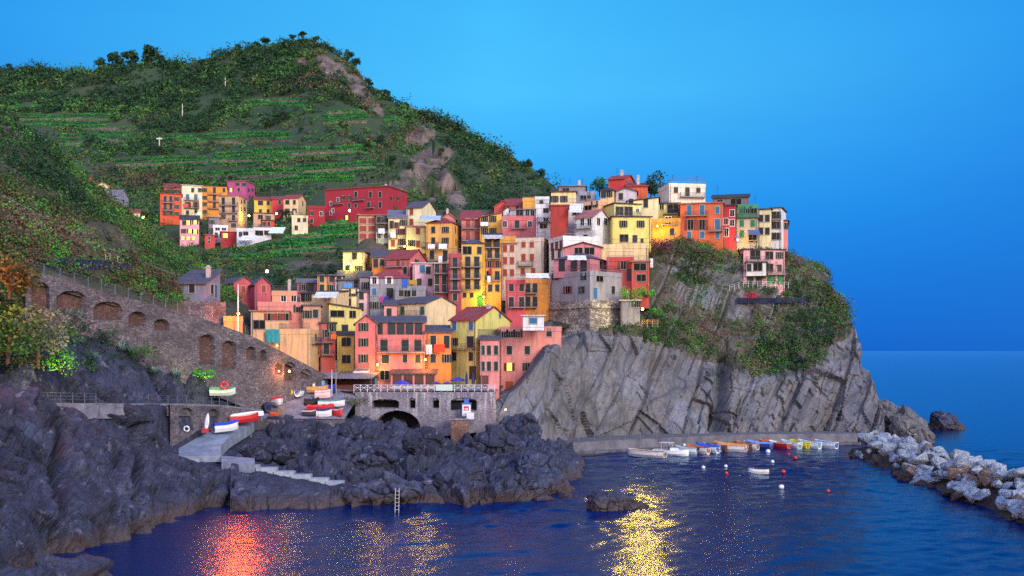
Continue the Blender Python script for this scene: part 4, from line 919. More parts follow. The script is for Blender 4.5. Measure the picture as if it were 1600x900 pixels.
niche_wall('arcade_wall', 'long stone wall with blind arches carrying the ramp down to the village', 'retaining wall', ARC,
           [(50, 77, 442, 498, 12, .9), (88, 134, 455, 490, 12, .9), (147, 190, 472, 500, 10, .9), (201, 228, 487, 510, 9, .9), (241, 264, 499, 516, 7, .9), (312, 335, 523, 570, 9, .9), (347, 369, 533, 577, 9, .9),
            (385, 400, 542, 562, 7, .8), (407, 416, 547, 564, 5, .8), (430, 441, 568, 584, 6, .8), (444, 462, 566, 596, 9, 1.2), (470, 486, 577, 592, 6, .8)])
niche_wall('rubble_wall', 'rubble stone wall carrying the stone house above the arcade', 'retaining wall', [(258, 148.5, 469, 505), (320, 150.1, 470.5, 530), (353, 152, 472, 535)], (), [M_wall, M_wall], .2)
# walkway on top of the arcade and other paved sheets
def strip(name, pts, width, mat, dz=.06, skirt=0):
    m = MB(); A = [Vector(p) for p in pts]
    for i in range(len(A) - 1):
        d = (A[i + 1] - A[i]); nrm = Vector((-d.y, d.x, 0)).normalized(); nrm = nrm if nrm.y > 0 else -nrm
        if skirt: m.face([A[i] + Vector((0, 0, dz - 1.8)), A[i + 1] + Vector((0, 0, dz - 1.8)), A[i + 1] + Vector((0, 0, dz)), A[i] + Vector((0, 0, dz))])
        m.face([A[i] + Vector((0, 0, dz)), A[i + 1] + Vector((0, 0, dz)), A[i + 1] + nrm * width + Vector((0, 0, dz)), A[i] + nrm * width + Vector((0, 0, dz))])
    o = m.build(name, mat); tag(o, kind='structure'); return o
walk = [P(x, yt_, D) + Vector((0, .4, -.55)) for x, D, yt_, yb_ in ARC]
strip('path', walk, 4.2, pav, .1)
lowp = [P(-140, 630, 88), P(0, 631, 99.5), P(80, 632, 105.5), P(160, 632, 113.5), P(240, 632, 122.5), P(290, 632, 129), P(345, 634, 137), P(410, 641, 146)]
strip('path', lowp, 4.0, pav, .12, 1)
def ground_sheet(name, quad, nx_, ny_, mat, dz=0.0, bumpy=.03):
    a, b_, c, d = [np.array(p) for p in quad]; V = []
    for j in range(ny_):
        for i in range(nx_):
            u, v = i / (nx_ - 1), j / (ny_ - 1); V.append((a * (1 - u) + b_ * u) * (1 - v) + (d * (1 - u) + c * u) * v)
    V = np.array(V); V[:, 2] += fbm(V, 3, 3, 2) * bumpy + dz
    idx = np.arange(nx_ * ny_).reshape(ny_, nx_); Q = np.stack([idx[:-1, :-1], idx[:-1, 1:], idx[1:, 1:], idx[1:, :-1]], 2).reshape(-1, 4)
    o = link(name, np_mesh(name, V, Q, mat)); tag(o, kind='structure'); return o
yard = ground_sheet('pavement', [P(405, 654, 147), P(538, 655, 150.5), P(566, 611, 164), P(438, 600, 163)], 30, 24, pav)
deck = ground_sheet('pavement', [Pz(540, 161.3, 11.2), Pz(778, 162, 11.2), Pz(778, 175, 11.6), Pz(470, 175, 11.6)], 24, 12, pav)
# slipway: bends from the yard down to the water steps
SL = [(P(404, 653, 147.2), P(384, 652, 146.5)), (P(390, 664, 140), P(352, 662, 138.5)), (P(360, 682, 131), P(306, 684, 129)), (P(346, 697, 127), P(281, 698, 125.5)), (P(346, 712, 122.5), P(279, 713, 121.5))]
slipmat, t, b = newmat('slipway_concrete'); gp = geo_pos(t); n = t.noise(gp, .7, 6, .65); n2 = t.noise(gp, 5, 4, .6)
t.put(b.inputs['Base Color'], t.mix(t.ramp(n2, [(.55, (0, 0, 0, 1)), (.75, (.5, .5, .5, 1))]), t.ramp(n, [(.3, lin4('#5f6a7c')), (.6, lin4('#7f8a9c')), (.8, lin4('#96a0b0'))]), lin4('#6c7280'))); b.inputs['Roughness'].default_value = .6
t.put(b.inputs['Normal'], t.bump(n2, .3, .05))
SLa = np.array([[list(p) for p in q_] for q_ in SL]); SLa = catmull(SLa, np.linspace(0, len(SL) - 1, 21)); SL = [(Vector(q_[0]), Vector(q_[1])) for q_ in SLa]
m = MB()
for (a, b_), (c, d) in zip(SL, SL[1:]):
    m.face([d, c, a, b_])
    m.face([c, c - Vector((0, 0, 1.5)), a - Vector((0, 0, 1.5)), a])
a, b_ = SL[-1]; m.face([b_, b_ - Vector((0, 0, .8)), a - Vector((0, 0, .8)), a])
q1, q2 = P(398, 716, 119.5), P(398, 724, 117)
m.face([a, P(346, 722, 118), q2, q1]); m.face([P(346, 722, 118), P(346, 722, 118) - Vector((0, 0, 1.2)), q2 - Vector((0, 0, 1.2)), q2])
o = m.build('path', slipmat); tag(o, kind='structure')
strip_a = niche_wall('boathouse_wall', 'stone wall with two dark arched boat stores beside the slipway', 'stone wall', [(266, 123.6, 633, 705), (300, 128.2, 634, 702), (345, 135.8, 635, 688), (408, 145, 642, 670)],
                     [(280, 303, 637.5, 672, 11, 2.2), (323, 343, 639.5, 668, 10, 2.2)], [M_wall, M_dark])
niche_wall('yard_wall', 'rubble stone wall holding up the boat yard', 'retaining wall', [(408, 146.2, 655, 690), (440, 147.6, 656, 692), (490, 148.8, 656, 700), (540, 150, 656, 690)], (), [M_wall, M_wall])
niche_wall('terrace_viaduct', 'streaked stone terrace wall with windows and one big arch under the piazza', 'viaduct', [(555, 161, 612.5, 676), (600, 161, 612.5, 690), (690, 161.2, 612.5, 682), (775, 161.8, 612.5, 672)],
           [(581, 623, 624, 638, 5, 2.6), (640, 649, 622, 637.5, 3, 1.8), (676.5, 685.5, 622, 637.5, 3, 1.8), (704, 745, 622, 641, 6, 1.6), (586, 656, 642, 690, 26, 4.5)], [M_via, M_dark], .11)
# bastion under the bent grey house
q = HOUSES['bent']; o0 = q.o; c0 = q.C; e0 = q.C + q.v * q.Dp
def ppx(v2): return CX + v2.x * F / v2.y
off_ = lambda v2: (ppx(v2), v2.y - .35)
bp = [off_(o0 - q.ex * .2), off_(c0), off_(e0 + q.v * .2)]
yz = lambda z, D: HY - (z - H) * F / D
niche_wall('stone_bastion', 'buttressed pale rubble bastion carrying the bent grey house', 'stone wall', [(x, D, yz(q.zb - .05, D), 535) for x, D in bp], (), [M_wall2, M_wall2], .2, cap=True)
m = MB(); zc = q.zb - 1.6
A3 = [Vector((o0.x, o0.y, 0)), Vector((c0.x, c0.y, 0)), Vector((e0.x, e0.y, 0))]
for a, b_ in zip(A3, A3[1:]):
    d = (b_ - a).normalized(); nn_ = Vector((d.y, -d.x, 0)); nn_ = nn_ if nn_.y < 0 else -nn_
    r0 = [a + nn_ * .3, b_ + nn_ * .3, b_ + nn_ * .62, a + nn_ * .62]; m.prism([p + Vector((0, 0, zc)) for p in r0], [p + Vector((0, 0, zc + .35)) for p in r0])
co = m.build('string_course', M_wall2, bpy.data.objects['stone_bastion'])
# quay at the cliff foot
Qp = [(862, 160), (900, 164.5), (950, 168), (1000, 171), (1060, 174.5), (1130, 179), (1200, 181), (1280, 182), (1345, 182.5)]
qm, t, b = newmat('quay_stone'); gp = geo_pos(t); n = t.noise(gp, .5, 6, .65); sz = t.new('ShaderNodeSeparateXYZ'); t.put(sz.inputs[0], gp)
c_ = t.ramp(n, [(.3, lin4('#45424c')), (.55, lin4('#625f66')), (.75, lin4('#777478'))])
wet = t.ramp(t.math('MULTIPLY_ADD', n, .8, t.math('MULTIPLY', sz.outputs[2], .6)), [(.35, (1, 1, 1, 1)), (.75, (0, 0, 0, 1))])
t.put(b.inputs['Base Color'], t.mix(wet, c_, lin4('#2c2428'))); b.inputs['Roughness'].default_value = .85; t.put(b.inputs['Normal'], t.bump(n, .6, .25))
m = MB(); zt = 2.0
for (x0, d0), (x1, d1) in zip(Qp, Qp[1:]):
    a, c = Pz(x0, d0, zt), Pz(x1, d1, zt); w0, w1 = Vector((.3, 9, 0)), Vector((.3, 9, 0))
    m.face([Vector((a.x, a.y, -1.5)), Vector((c.x, c.y, -1.5)), c - Vector((0, 0, 1.5)), a - Vector((0, 0, 1.5))])
    s0, s1 = a - Vector((0, 0, 1.5)), c - Vector((0, 0, 1.5)); b0, b1 = s0 + Vector((0, 1.6, 0)), s1 + Vector((0, 1.6, 0))
    m.face([s0, s1, b1, b0]); t0, t1 = b0 + Vector((0, .2, 1.6)), b1 + Vector((0, .2, 1.6)); m.face([b0, b1, t1, t0]); m.face([t0, t1, t1 + w1, t0 + w0])
o = m.build('quay', qm); tag(o, 'low stone quay curving along the foot of the cliff', 'quay')
# concrete water steps
m = MB(); sm_ = plain('#8e97a4', .7, 0, .35, 1.2)
ST = [(373, 401, 727), (400, 429, 731), (428, 456, 737), (455, 483, 742), (482, 510, 747.5), (509, 534, 752), (533, 572, 760)]
for i, (x0, x1, y) in enumerate(ST):
    D = 117.5 - i * .25; a, c = P(x0, y, D), P(x1 + 2, y, D); m.box(a.x, a.y, a.z - .95, c.x, a.y + 1.3 - i * .02, a.z)
o = m.build('staircase', sm_); tag(o, 'pale concrete steps leading down over the rocks to the water', 'steps')
m = MB(); a, c = P(262, 716, 121), P(312, 716, 121); m.box(a.x, a.y, a.z - .5, c.x, a.y + 1, a.z); o = m.build('concrete_kerb', sm_); tag(o, 'pale concrete kerb at the low end of the slipway', 'kerb')
# ================================================================ rocks
def hullrock(seed, n=16, flat=.7):
    rnd = random.Random(seed); bm = bmesh.new()
    for i in range(n):
        v = Vector((rnd.gauss(0, 1), rnd.gauss(0, 1), rnd.gauss(0, 1))).normalized() * (.75 + rnd.random() * .35); bm.verts.new((v.x, v.y * .9, v.z * flat))
    bmesh.ops.convex_hull(bm, input=bm.verts); bmesh.ops.delete(bm, geom=[v for v in bm.verts if not v.link_faces], context='VERTS')
    bmesh.ops.bevel(bm, geom=bm.edges[:] + bm.verts[:], offset=.07, segments=2, affect='EDGES', profile=.6)
    bmesh.ops.triangulate(bm, faces=[f for f in bm.faces if len(f.verts) > 4])
    me = bpy.data.meshes.new('boulder'); bm.to_mesh(me); bm.free(); me.polygons.foreach_set('use_smooth', [False] * len(me.polygons)); return me
R_pale = rock('pale_boulder', ['#747a8a', '#9098a8', '#aab2be', '#c2c8d0'], sc=.5, crack=.2, stain='#d8d8d8')
R_brown = rock('brown_boulder', ['#5e4a46', '#7b6058', '#93786a', '#a08c80'], sc=.5, crack=.3, stain='#a59a94')
R_wet = rock('wet_boulder', ['#2e2428', '#44342f', '#554039', '#604a40'], sc=.5, crack=.3, stain='#705c50')
RM = []
for k in range(7):
    for mm in (R_pale, R_brown, R_wet):
        me = hullrock(k + 3, 13 + k, .62 + .06 * k); me.materials.append(mm); RM.append(me)
def axis(u): return Vector((63 - 6.5 * u, 167 - 92 * u))           # breakwater centre line from the headland towards the viewer
rnd = random.Random(5); mb = []
for k in range(285):
    u = rnd.random() ** .92 * 1.04; cpt = axis(u); wd = 5.2 + 1.2 * u; v = rnd.uniform(-1, 1); vv = abs(v)
    z = (1 - vv ** 1.7) * 3.3 + rnd.uniform(-.5, .35); r_ = rnd.uniform(.7, 1.65) * (1.15 if vv < .6 else .9)
    low = z < .7
    kind = 2 if low and rnd.random() < .85 else (0 if rnd.random() < .88 else 1)
    me = RM[rnd.randrange(7) * 3 + kind]
    o = link('boulder', me, None, (cpt.x + v * wd, cpt.y + rnd.uniform(-1, 1) + 0 * v, z - .15)); o.scale = (r_ * rnd.uniform(.9, 1.5), r_ * rnd.uniform(.8, 1.2), r_ * rnd.uniform(.7, 1.0)); o.rotation_euler = (rnd.uniform(-.6, .6), rnd.uniform(-.6, .6), rnd.uniform(0, 6.3))
    tag(o, ['pale grey dry boulder on the breakwater top', 'reddish brown boulder wedged among the pale breakwater stones', 'dark wet boulder at the waterline of the breakwater'][kind], 'boulder',
        ['pale boulders of the breakwater', 'brown boulders of the breakwater', 'wet boulders of the breakwater'][kind])
m = []
def mound():
    n, k = 60, 14; V = []
    for i in range(n):
        u = i / (n - 1) * 1.08 - .02; c = axis(u)
        for j in range(k):
            v = (j / (k - 1) * 2 - 1) * 1.15; V.append((c.x + v * (5.4 + 1.2 * u), c.y, (1 - min(1.2, abs(v)) ** 1.7) * 2.2 - .7))
    V = np.array(V); V = V + cells(V, 1.8, 7)[0][:, None] * np.array([.1, .1, .4]); idx = np.arange(n * k).reshape(n, k)
    return V, np.stack([idx[:-1, :-1], idx[:-1, 1:], idx[1:, 1:], idx[1:, :-1]], 2).reshape(-1, 4)
V, Q = mound(); o = link('rubble', np_mesh('rubble', V, Q, R_wet)); tag(o, 'dark stone rubble filling the core of the breakwater', 'rubble', kind='stuff')
def blob(name, label, px, D, z, rx, ry, rz, seed, mat=rock_dark, group=None, shear=0.0, cat='rock'):
    bm = bmesh.new(); bmesh.ops.create_icosphere(bm, subdivisions=6, radius=1); V = np.array([v.co[:] for v in bm.verts]); T = np.array([[v.index for v in f.verts] for f in bm.faces]); bm.free()
    N = V.copy(); W3 = V * np.array([rx, ry, rz]); s = max(rx, ry, rz); c1, e1 = cells(W3 + seed * 50, s * .75, seed); c2, e2 = cells(W3 + seed * 50, s * .28, seed + 30)
    d = c1 * s * .24 + c2 * s * .09 - np.clip(.1 - e1, 0, .1) * s * .8 + fbm(W3 + seed, s * .15, 2, seed) * s * .02
    W3 = W3 + N * d[:, None]; W3[:, 0] += shear * W3[:, 2]
    c = Pz(px, D, z); o = link(name, np_mesh(name, W3, T, mat)); o.location = c; tag(o, label, cat, group); return o
blob('sea_rock', 'dark fang shaped rock standing in the open sea', 1482, 221, .2, 3.6, 3, 3.8, 11, shear=-.35)
blob('sea_rock', 'low dark rock between the headland and the fang rock', 1453, 222, .0, 1.6, 1.5, 1.0, 12)
blob('sea_rock', 'large dark rock lump at the tip of the headland', 1398, 196, 1.5, 6.2, 5.5, 6.0, 13, rock_cliff, shear=-.4)
blob('sea_rock', 'smaller dark lump joining headland tip and breakwater', 1424, 190, .8, 3.6, 3.4, 4.2, 14, rock_cliff, shear=-.3)
blob('sea_rock', 'dark islet rock awash in the harbour', 948, 109, .2, 2.4, 1.7, 1.9, 15)
blob('sea_rock', 'flat tail stone of the dark harbour islet', 986, 110, .05, 1.9, 1.3, .85, 16)
blob('sea_rock', 'round wet rock in the bottom left corner of the water', 95, 73, .1, 3.8, 3, 1.9, 17)
blob('sea_rock', 'wet rock closest to the viewer at the left shore', 20, 68, .3, 3.6, 3, 2.2, 18)
for i, (px, D, z, rx, ry, rz, lab) in enumerate([(575, 127, 4.0, 4.2, 2.6, 1.6, 'long smooth boulder behind the water steps'), (712, 118, 2.6, 4.0, 2.4, 1.7, 'broad smooth boulder in the middle of the harbour rocks'), (660, 136, 5.0, 2.6, 2, 2.0, 'squat boulder below the viaduct arch'),
        (770, 141, 4.2, 3.4, 2.6, 2.3, 'rounded blue grey boulder right of the viaduct'), (842, 134, 2.2, 3.4, 2.6, 2.0, 'smooth boulder at the right end of the harbour rocks'), (555, 141, 5.6, 3.0, 2.2, 2.2, 'boulder left of the viaduct arch'),
        (420, 130, 4.2, 3.6, 2.4, 1.8, 'brownish boulder beside the slipway bend'), (600, 113, 1.4, 4.6, 2.2, 1.5, 'flat boulder at the foot of the water steps'), (810, 117, 1.6, 3.4, 2, 1.4, 'flat wet boulder at the harbour mouth'), (812, 158, 5.2, 3.2, 2.4, 2.2, 'pale blue grey boulder at the left foot of the cliff')]):
    blob('boulder', lab, px, D, z, rx, ry, rz, 40 + i, rock_dark, 'large boulders of the rocky shore', 0, 'boulder')
# ================================================================ vegetation
RS = np.random.RandomState(3)
def leafcloud(C, R, cnt, size, shell=.55, flat=1.0):
    """quads scattered through ellipsoids: C (n,3) centres, R (n,3) radii, cnt leaves each"""
    C = np.asarray(C, float); R = np.asarray(R, float); cnt = np.asarray(cnt, int); i = np.repeat(np.arange(len(C)), cnt); n = len(i)
    d = RS.normal(size=(n, 3)); d /= np.linalg.norm(d, axis=1, keepdims=True); rr = (shell + (1 - shell) * RS.rand(n)) ** .7 * (1 + .25 * RS.normal(size=n) * .5)
    lump = 1 + .28 * vn(d * 2.2 + i[:, None] * 3.7, 5)
    p = C[i] + d * R[i] * (rr * lump)[:, None]
    nrm = d * .7 + RS.normal(size=(n, 3)) * .6 + np.array([0, -.15, .35]); nrm /= np.linalg.norm(nrm, axis=1, keepdims=True)
    a = np.cross(nrm, RS.normal(size=(n, 3))); a /= np.linalg.norm(a, axis=1, keepdims=True) + 1e-9; b_ = np.cross(nrm, a)
    sz = (np.asarray(size) * np.ones(len(C)))[i] * (.55 + .9 * RS.rand(n)); a = a * sz[:, None] * .5; b_ = b_ * sz[:, None] * .34 * flat
    V = np.stack([p - a - b_ * .4, p + b_ * -1.0, p + a + b_ * .3, p + b_], 1).reshape(-1, 3)
    return V, np.arange(len(V)).reshape(-1, 4), i
LEAF = dict(dark=leafmat('dark_leaves', ['#10201a', '#1b3220', '#284428', '#365230']), mid=leafmat('green_leaves', ['#1c3a1e', '#305828', '#467034', '#5c8440']),
            olive=leafmat('olive_leaves', ['#2a2e1c', '#424a28', '#5a6034', '#707046']), rust=leafmat('dry_leaves', ['#342a26', '#4e3e34', '#645044', '#786658']),
            bright=leafmat('bright_leaves', ['#1f5a1f', '#33782a', '#4c9436', '#6aa842']), vine=leafmat('vine_leaves', ['#1a4424', '#245e2e', '#347a3a', '#4c9046']),
            purple=leafmat('purple_leaves', ['#3a1230', '#5c1c48', '#7a2a58']), red=leafmat('red_leaves', ['#7a1830', '#a82840', '#c04858']), grey=leafmat('grey_leaves', ['#4c5a50', '#6c7a6a', '#8a9682']))
LK = list(LEAF)
bark = plain('#4a3a30', .9)
def surface_points(V, Q, n, keep=None):
    a, b_, c, d = V[Q[:, 0]], V[Q[:, 1]], V[Q[:, 2]], V[Q[:, 3]]; cr = np.cross(c - a, d - b_); ar = np.linalg.norm(cr, axis=1); nn = cr / (ar[:, None] + 1e-9)
    ctr = (a + c) / 2; face = (nn * (np.array([0, 0, H]) - ctr)).sum(1) > 0; wgt = ar * face
    if keep is not None: wgt = wgt * keep(ctr, nn)
    j = RS.choice(len(Q), n, p=wgt / wgt.sum()); u = RS.rand(n, 1); v = RS.rand(n, 1)
    return a[j] * (1 - u) * (1 - v) + b_[j] * u * (1 - v) + c[j] * u * v + d[j] * (1 - u) * v, nn[j]
def scrub(name, label, parts, cat='undergrowth'):
    """parts: (centres, radii, counts, size, material index array)"""
    Vs, Qs, Ms = [], [], []; o_ = 0
    for C, R, cnt, sz, mk in parts:
        if len(C) == 0: continue
        V, Q, i = leafcloud(C, R, cnt, sz); Vs.append(V); Qs.append(Q + o_); Ms.append(np.asarray(mk)[i]); o_ += len(V)
    o = link(name, np_mesh(name, np.concatenate(Vs), np.concatenate(Qs), [LEAF[k] for k in LK], False, np.concatenate(Ms))); tag(o, label, cat, kind='stuff'); return o
IX = {k: i for i, k in enumerate(LK)}
# vineyard rows following the contours of the far hill (photo columns/rows of the planted terraces)
VR = []
def rows(x0, x1, ys, slope=0.0, jag=6):
    for k, y in enumerate(ys): VR.append((x0 + RS.uniform(-jag, jag), x1 + RS.uniform(-jag, jag), y, slope))
rows(32, 168, (181, 186, 191.5, 197), 0); rows(142, 214, (200, 206, 212, 218), 2); rows(94, 134, (212, 218, 224, 230), 0, 3); rows(20, 60, (168,), 0); rows(385, 472, (156, 160.5, 165), 1); rows(506, 576, (177, 182, 187, 192), -3)
rows(252, 452, (214, 219, 224), -6); rows(335, 450, (241, 246.5, 252, 257), -3); rows(178, 322, (252, 258, 264), -6); rows(400, 585, (236, 243, 250), -8); rows(470, 590, (262, 268, 275), -8); rows(300, 470, (270, 277), -4); rows(395, 560, (284, 290), -8, 12)
rows(505, 565, (352, 357, 363), -5); rows(440, 560, (371, 377), -6); rows(400, 520, (386, 392), -8); rows(360, 470, (402, 408), -7); rows(430, 540, (398,), -8); rows(600, 622, (185, 189), 0, 2)
vc = []
for x0, x1, y, sl in VR:
    n = max(3, int((x1 - x0) / 1.6))
    for i in range(n):
        u = (i + RS.rand() * .8) / n; p = hit(x0 + (x1 - x0) * u, y + sl * u + 1.3 * math.sin(u * 7 + y) + RS.uniform(-.4, .4), [hill])
        if p is not None and RS.rand() < .93: vc.append(p)
vc = np.array([tuple(p) for p in vc]); vr = np.stack([RS.uniform(.8, 1.3, len(vc)), RS.uniform(.5, .8, len(vc)), RS.uniform(.5, .85, len(vc))], 1) * (vc[:, 1:2] / 430)
scrub('vegetation', 'green vine rows on the stepped terraces of the far hill', [(vc + np.array([0, 0, .5]), vr, np.full(len(vc), 26), .68, np.where(RS.rand(len(vc)) < .12, IX['bright'], IX['vine']))], 'vineyard')
# dry stone walls under some of the rows
M_dry = masonry('dry_stone', ['#4c443c', '#6a6054', '#82766a'], .8)
for k, (x0, x1, y, sl) in enumerate(VR):
    if k % 3 != 1: continue
    pts = []
    for i in range(14):
        u = i / 13; p = hit(x0 + (x1 - x0) * u, y + sl * u + 2.6, [hill])
        if p is not None and (not pts or abs(p.y - pts[-1].y) < 25): pts.append(p)
    if len(pts) < 4: continue
    m = MB(); o_ = pts[0]; D_ = pts[0].y / 430
    for a, c in zip(pts, pts[1:]):
        f = Vector((0, -.4, 0)); z0, z1 = Vector((0, 0, -.6)), Vector((0, 0, 1.0 * D_)); bk = Vector((0, .7, 0)); a_, c_ = a - o_ + f, c - o_ + f
        m.prism([a_ + z0, c_ + z0, c_ + z0 + bk, a_ + z0 + bk], [a_ + z1, c_ + z1, c_ + z1 + bk, a_ + z1 + bk])
    o = m.build('terrace_wall', M_dry); o.location = o_; tag(o, 'low dry stone terrace wall below a vine row on the far hill', 'stone wall', 'dry stone terrace walls of the vineyard')
# scrub of the far hill
VY = np.array([(x0, x1, y + sl / 2) for x0, x1, y, sl in VR])
def in_vines(x, y):
    m = np.zeros(len(x), bool)
    for x0, x1, yy in VY: m |= (x > x0 - 4) & (x < x1 + 4) & (np.abs(y - yy) < 4.6)
    return m
def keep_h(c, n):
    x, y = pix(c); k = (.15 + np.clip(fbm(c, 45, 4, 31) + .55, 0, 1.4)) * (~in_vines(x, y)) * (x > -60) * (x < 900) * (c[:, 1] < 720)
    k = k * (1 - .93 * np.clip(spots(c, BARE[:9]) * 1.5, 0, 1)) * (1 - .6 * np.clip(spots(c, BARE[9:]) * 2, 0, 1))
    return k * (1 + 1.2 * (x > 640) + 1.0 * (c[:, 1] < 330)) * (c[:, 1] > 215)
hp, hn = surface_points(HV, HQ, 7800, keep_h)
tone = fbm(hp, 60, 3, 51) + RS.normal(size=len(hp)) * .35
hm = np.select([tone < -.25, tone < .25, tone < .6, tone < .95], [IX['dark'], IX['mid'], IX['olive'], IX['dark']], IX['rust'])
hs = np.clip(np.exp(RS.normal(size=len(hp)) * .5) * 1.75, .5, 6) * np.clip(hp[:, 1] / 430, .6, 1.3); hx, hy = pix(hp); hm = np.where((hx > 660) & (RS.rand(len(hp)) < .7), IX['dark'], hm)
hm = np.where((hy < 170) & (RS.rand(len(hp)) < .5), IX['dark'], hm)
scrub('undergrowth', 'dark and olive scrub covering the far hill', [(hp + np.array([0, 0, .3]) * hs[:, None], np.stack([hs * 1.25, hs, hs * .85], 1), np.clip(26 * hs, 16, 95).astype(int), .62 * hp[:, 1] / 430 * 1.5, hm)])
# scrub of the near slope
def keep_l(c, n):
    x, y = pix(c); k = np.clip(fbm(c, 16, 4, 61) + .45, .04, 1.4) * (y < 470 - 0) * (x < 380) * (x > -40)
    rocky_ = np.exp(-((x - 180) / 110) ** 2 - ((y - 545) / 42) ** 2) * .22 * (x < 300)
    arc = np.interp(x, [0, 80, 160, 250, 330, 400], [405, 420, 445, 468, 492, 518]); k = k * (y < arc) + rocky_
    k = k + .5 * (x < 60) * (y > 430) * (y < 580)
    return k * (c[:, 2] > 15)
lp_, ln_ = surface_points(LV, LQ, 3000, keep_l); tone = fbm(lp_, 18, 3, 71) + RS.normal(size=len(lp_)) * .4
lm = np.select([tone < -.3, tone < .2, tone < .6, tone < .8], [IX['dark'], IX['mid'], IX['olive'], IX['bright']], IX['rust'])
ls = np.exp(RS.normal(size=len(lp_)) * .4) * .75; lx_, ly_ = pix(lp_)
scrub('undergrowth', 'green and rusty scrub of the near slope at the left', [(lp_ + np.array([0, 0, .25]) * ls[:, None], np.stack([ls * 1.3, ls * 1.1, ls * .85], 1), np.clip(60 * ls, 26, 150).astype(int), .30, lm)])
# scrub on top of the cliff
def keep_c(c, n):
    x, y = pix(c); e_ = np.interp(x, [700, 900, 1000, 1100, 1180, 1240, 1300, 1350], [400, 500, 522, 545, 580, 575, 545, 500])
    k = np.clip(fbm(c, 9, 3, 81) + .35, 0, 1.2) * (y < e_ + 10) * (x > 905) * (n[:, 2] > .02) * (x < 1345) * (c[:, 1] < 222)
    k = k * np.where((x < 1000) & (y > 470), .6, 1) * (1 - .7 * np.exp(-((x - 1090) / 30) ** 2 - ((y - 470) / 25) ** 2))
    return k + .03 * (y > e_) * (y < e_ + 40) * (x > 1000)
cp, cn = surface_points(CV, CQ, 1750, keep_c); tone = fbm(cp, 10, 3, 91) + RS.normal(size=len(cp)) * .45
cm_ = np.select([tone < -.35, tone < .1, tone < .5, tone < .62], [IX['dark'], IX['mid'], IX['olive'], IX['bright']], IX['rust']); cs = np.exp(RS.normal(size=len(cp)) * .4) * .78
scrub('undergrowth', 'olive and rusty scrub on the shoulder of the cliff', [(cp + np.array([0, 0, .2]) * cs[:, None], np.stack([cs * 1.3, cs, cs * .8], 1), np.clip(55 * cs, 20, 140).astype(int), .34, cm_)])
# single trees and bushes
def foliage(parent, name, C, R, cnt, size, mk):
    V, Q, i = leafcloud(C, R, cnt, size); return link(name, np_mesh(name, V, Q, LEAF[mk]), parent)
def tree(label, base, hgt, spread, mk='dark', name='tree', group=None, form='round', seed=0, leaf=None, dens=1):
    rnd = random.Random(seed); R = empty(name, base); tag(R, label, 'tree', group)
    m = MB(); tr = hgt * .035 + .05; th_ = hgt * (.55 if form != 'cypress' else .25)
    m.bar((0, 0, -.6), (hgt * .03, 0, th_ * .6), tr, 7, tr * .75); m.bar((hgt * .03, 0, th_ * .6), (hgt * .05, 0, hgt * .85), tr * .75, 6, tr * .2)
    C, Rr = [], []
    if form == 'cypress':
        for k in range(6): z = hgt * (.2 + .14 * k); C.append((0, 0, z)); w_ = spread * (1 - abs(k - 1.5) / 6); Rr.append((w_, w_, hgt * .13))
    else:
        k = 7 if form == 'round' else 5
        for j in range(k):
            a = 6.28 * j / k + rnd.random(); r_ = spread * rnd.uniform(.25, .62); z = hgt * (rnd.uniform(.3, .92) if form == 'round' else rnd.uniform(.78, .98))
            c = (r_ * math.cos(a), r_ * math.sin(a), z); C.append(c); s_ = spread * rnd.uniform(.34, .55); Rr.append((s_, s_, s_ * (.8 if form == 'round' else .45)))
            m.bar((hgt * .04, 0, hgt * rnd.uniform(.3, .55)), c, tr * .4, 5, tr * .12)
        C.append((0, 0, hgt * .88)); Rr.append((spread * .5, spread * .5, spread * .42))
    m.build('trunk', bark, R); lf = leaf or hgt * .085
    foliage(R, 'crown', C, Rr, [int((60 + 30 * rnd.random()) * dens)] * len(C), lf, mk); return R
def bush(label, p, r, mk, name='bush', flat=.8, n=260, leaf=.28, group=None, cat='bush', sub=5, seed=0):
    rnd = random.Random(seed); C = [(0, 0, r * .4)]; Rr = [(r * .75, r * .75, r * flat * .7)]
    for k in range(sub): a = 6.28 * k / sub + rnd.random(); C.append((r * .55 * math.cos(a), r * .55 * math.sin(a), r * rnd.uniform(.2, .7) * flat)); s_ = r * rnd.uniform(.35, .55); Rr.append((s_, s_, s_ * flat))
    R = empty(name, p); tag(R, label, cat, group); foliage(R, 'foliage', C, Rr, [max(12, n // (sub + 1))] * (sub + 1), leaf, mk)
    m = MB(); [m.bar((0, 0, -.3), (c[0] * .8, c[1] * .8, c[2]), .04 + r * .02, 5, .015) for c in C[1:]]; m.build('stem', bark, R); return R
SK = [(15, 13, 'round'), (112, 10, 'round'), (157, 16, 'round'), (179, 20, 'round'), (204, 20, 'round'), (232, 24, 'round'), (250, 12, 'round'), (372, 12, 'round'), (399, 14, 'pine'), (413, 20, 'pine'), (445, 10, 'round'), (457, 14, 'pine'), (472, 17, 'pine'), (493, 14, 'pine'),
      (543, 18, 'round'), (556, 16, 'round'), (576, 14, 'round'), (603, 14, 'round'), (634, 13, 'round'), (668, 11, 'pine'), (693, 9, 'pine'), (766, 8, 'round'), (826, 14, 'round'), (846, 16, 'round')]
for i, (px, hp_, fm) in enumerate(SK):
    p = skyline(px)
    if p is None: continue
    s_ = p.y / F; hg = hp_ * s_ * (1.35 if 150 < px < 260 else 1.05)
    tree({'pine': 'small flat crowned pine against the sky on the ridge', 'round': 'dark round tree standing against the sky on the ridge'}[fm], p + Vector((0, 1, -.6)), hg, hg * (.5 if fm == 'round' else .42), 'dark', 'tree' if fm == 'round' else 'pine_tree', 'pines on the ridge' if fm == 'pine' else 'round trees on the ridge', fm, i, hg * .14)
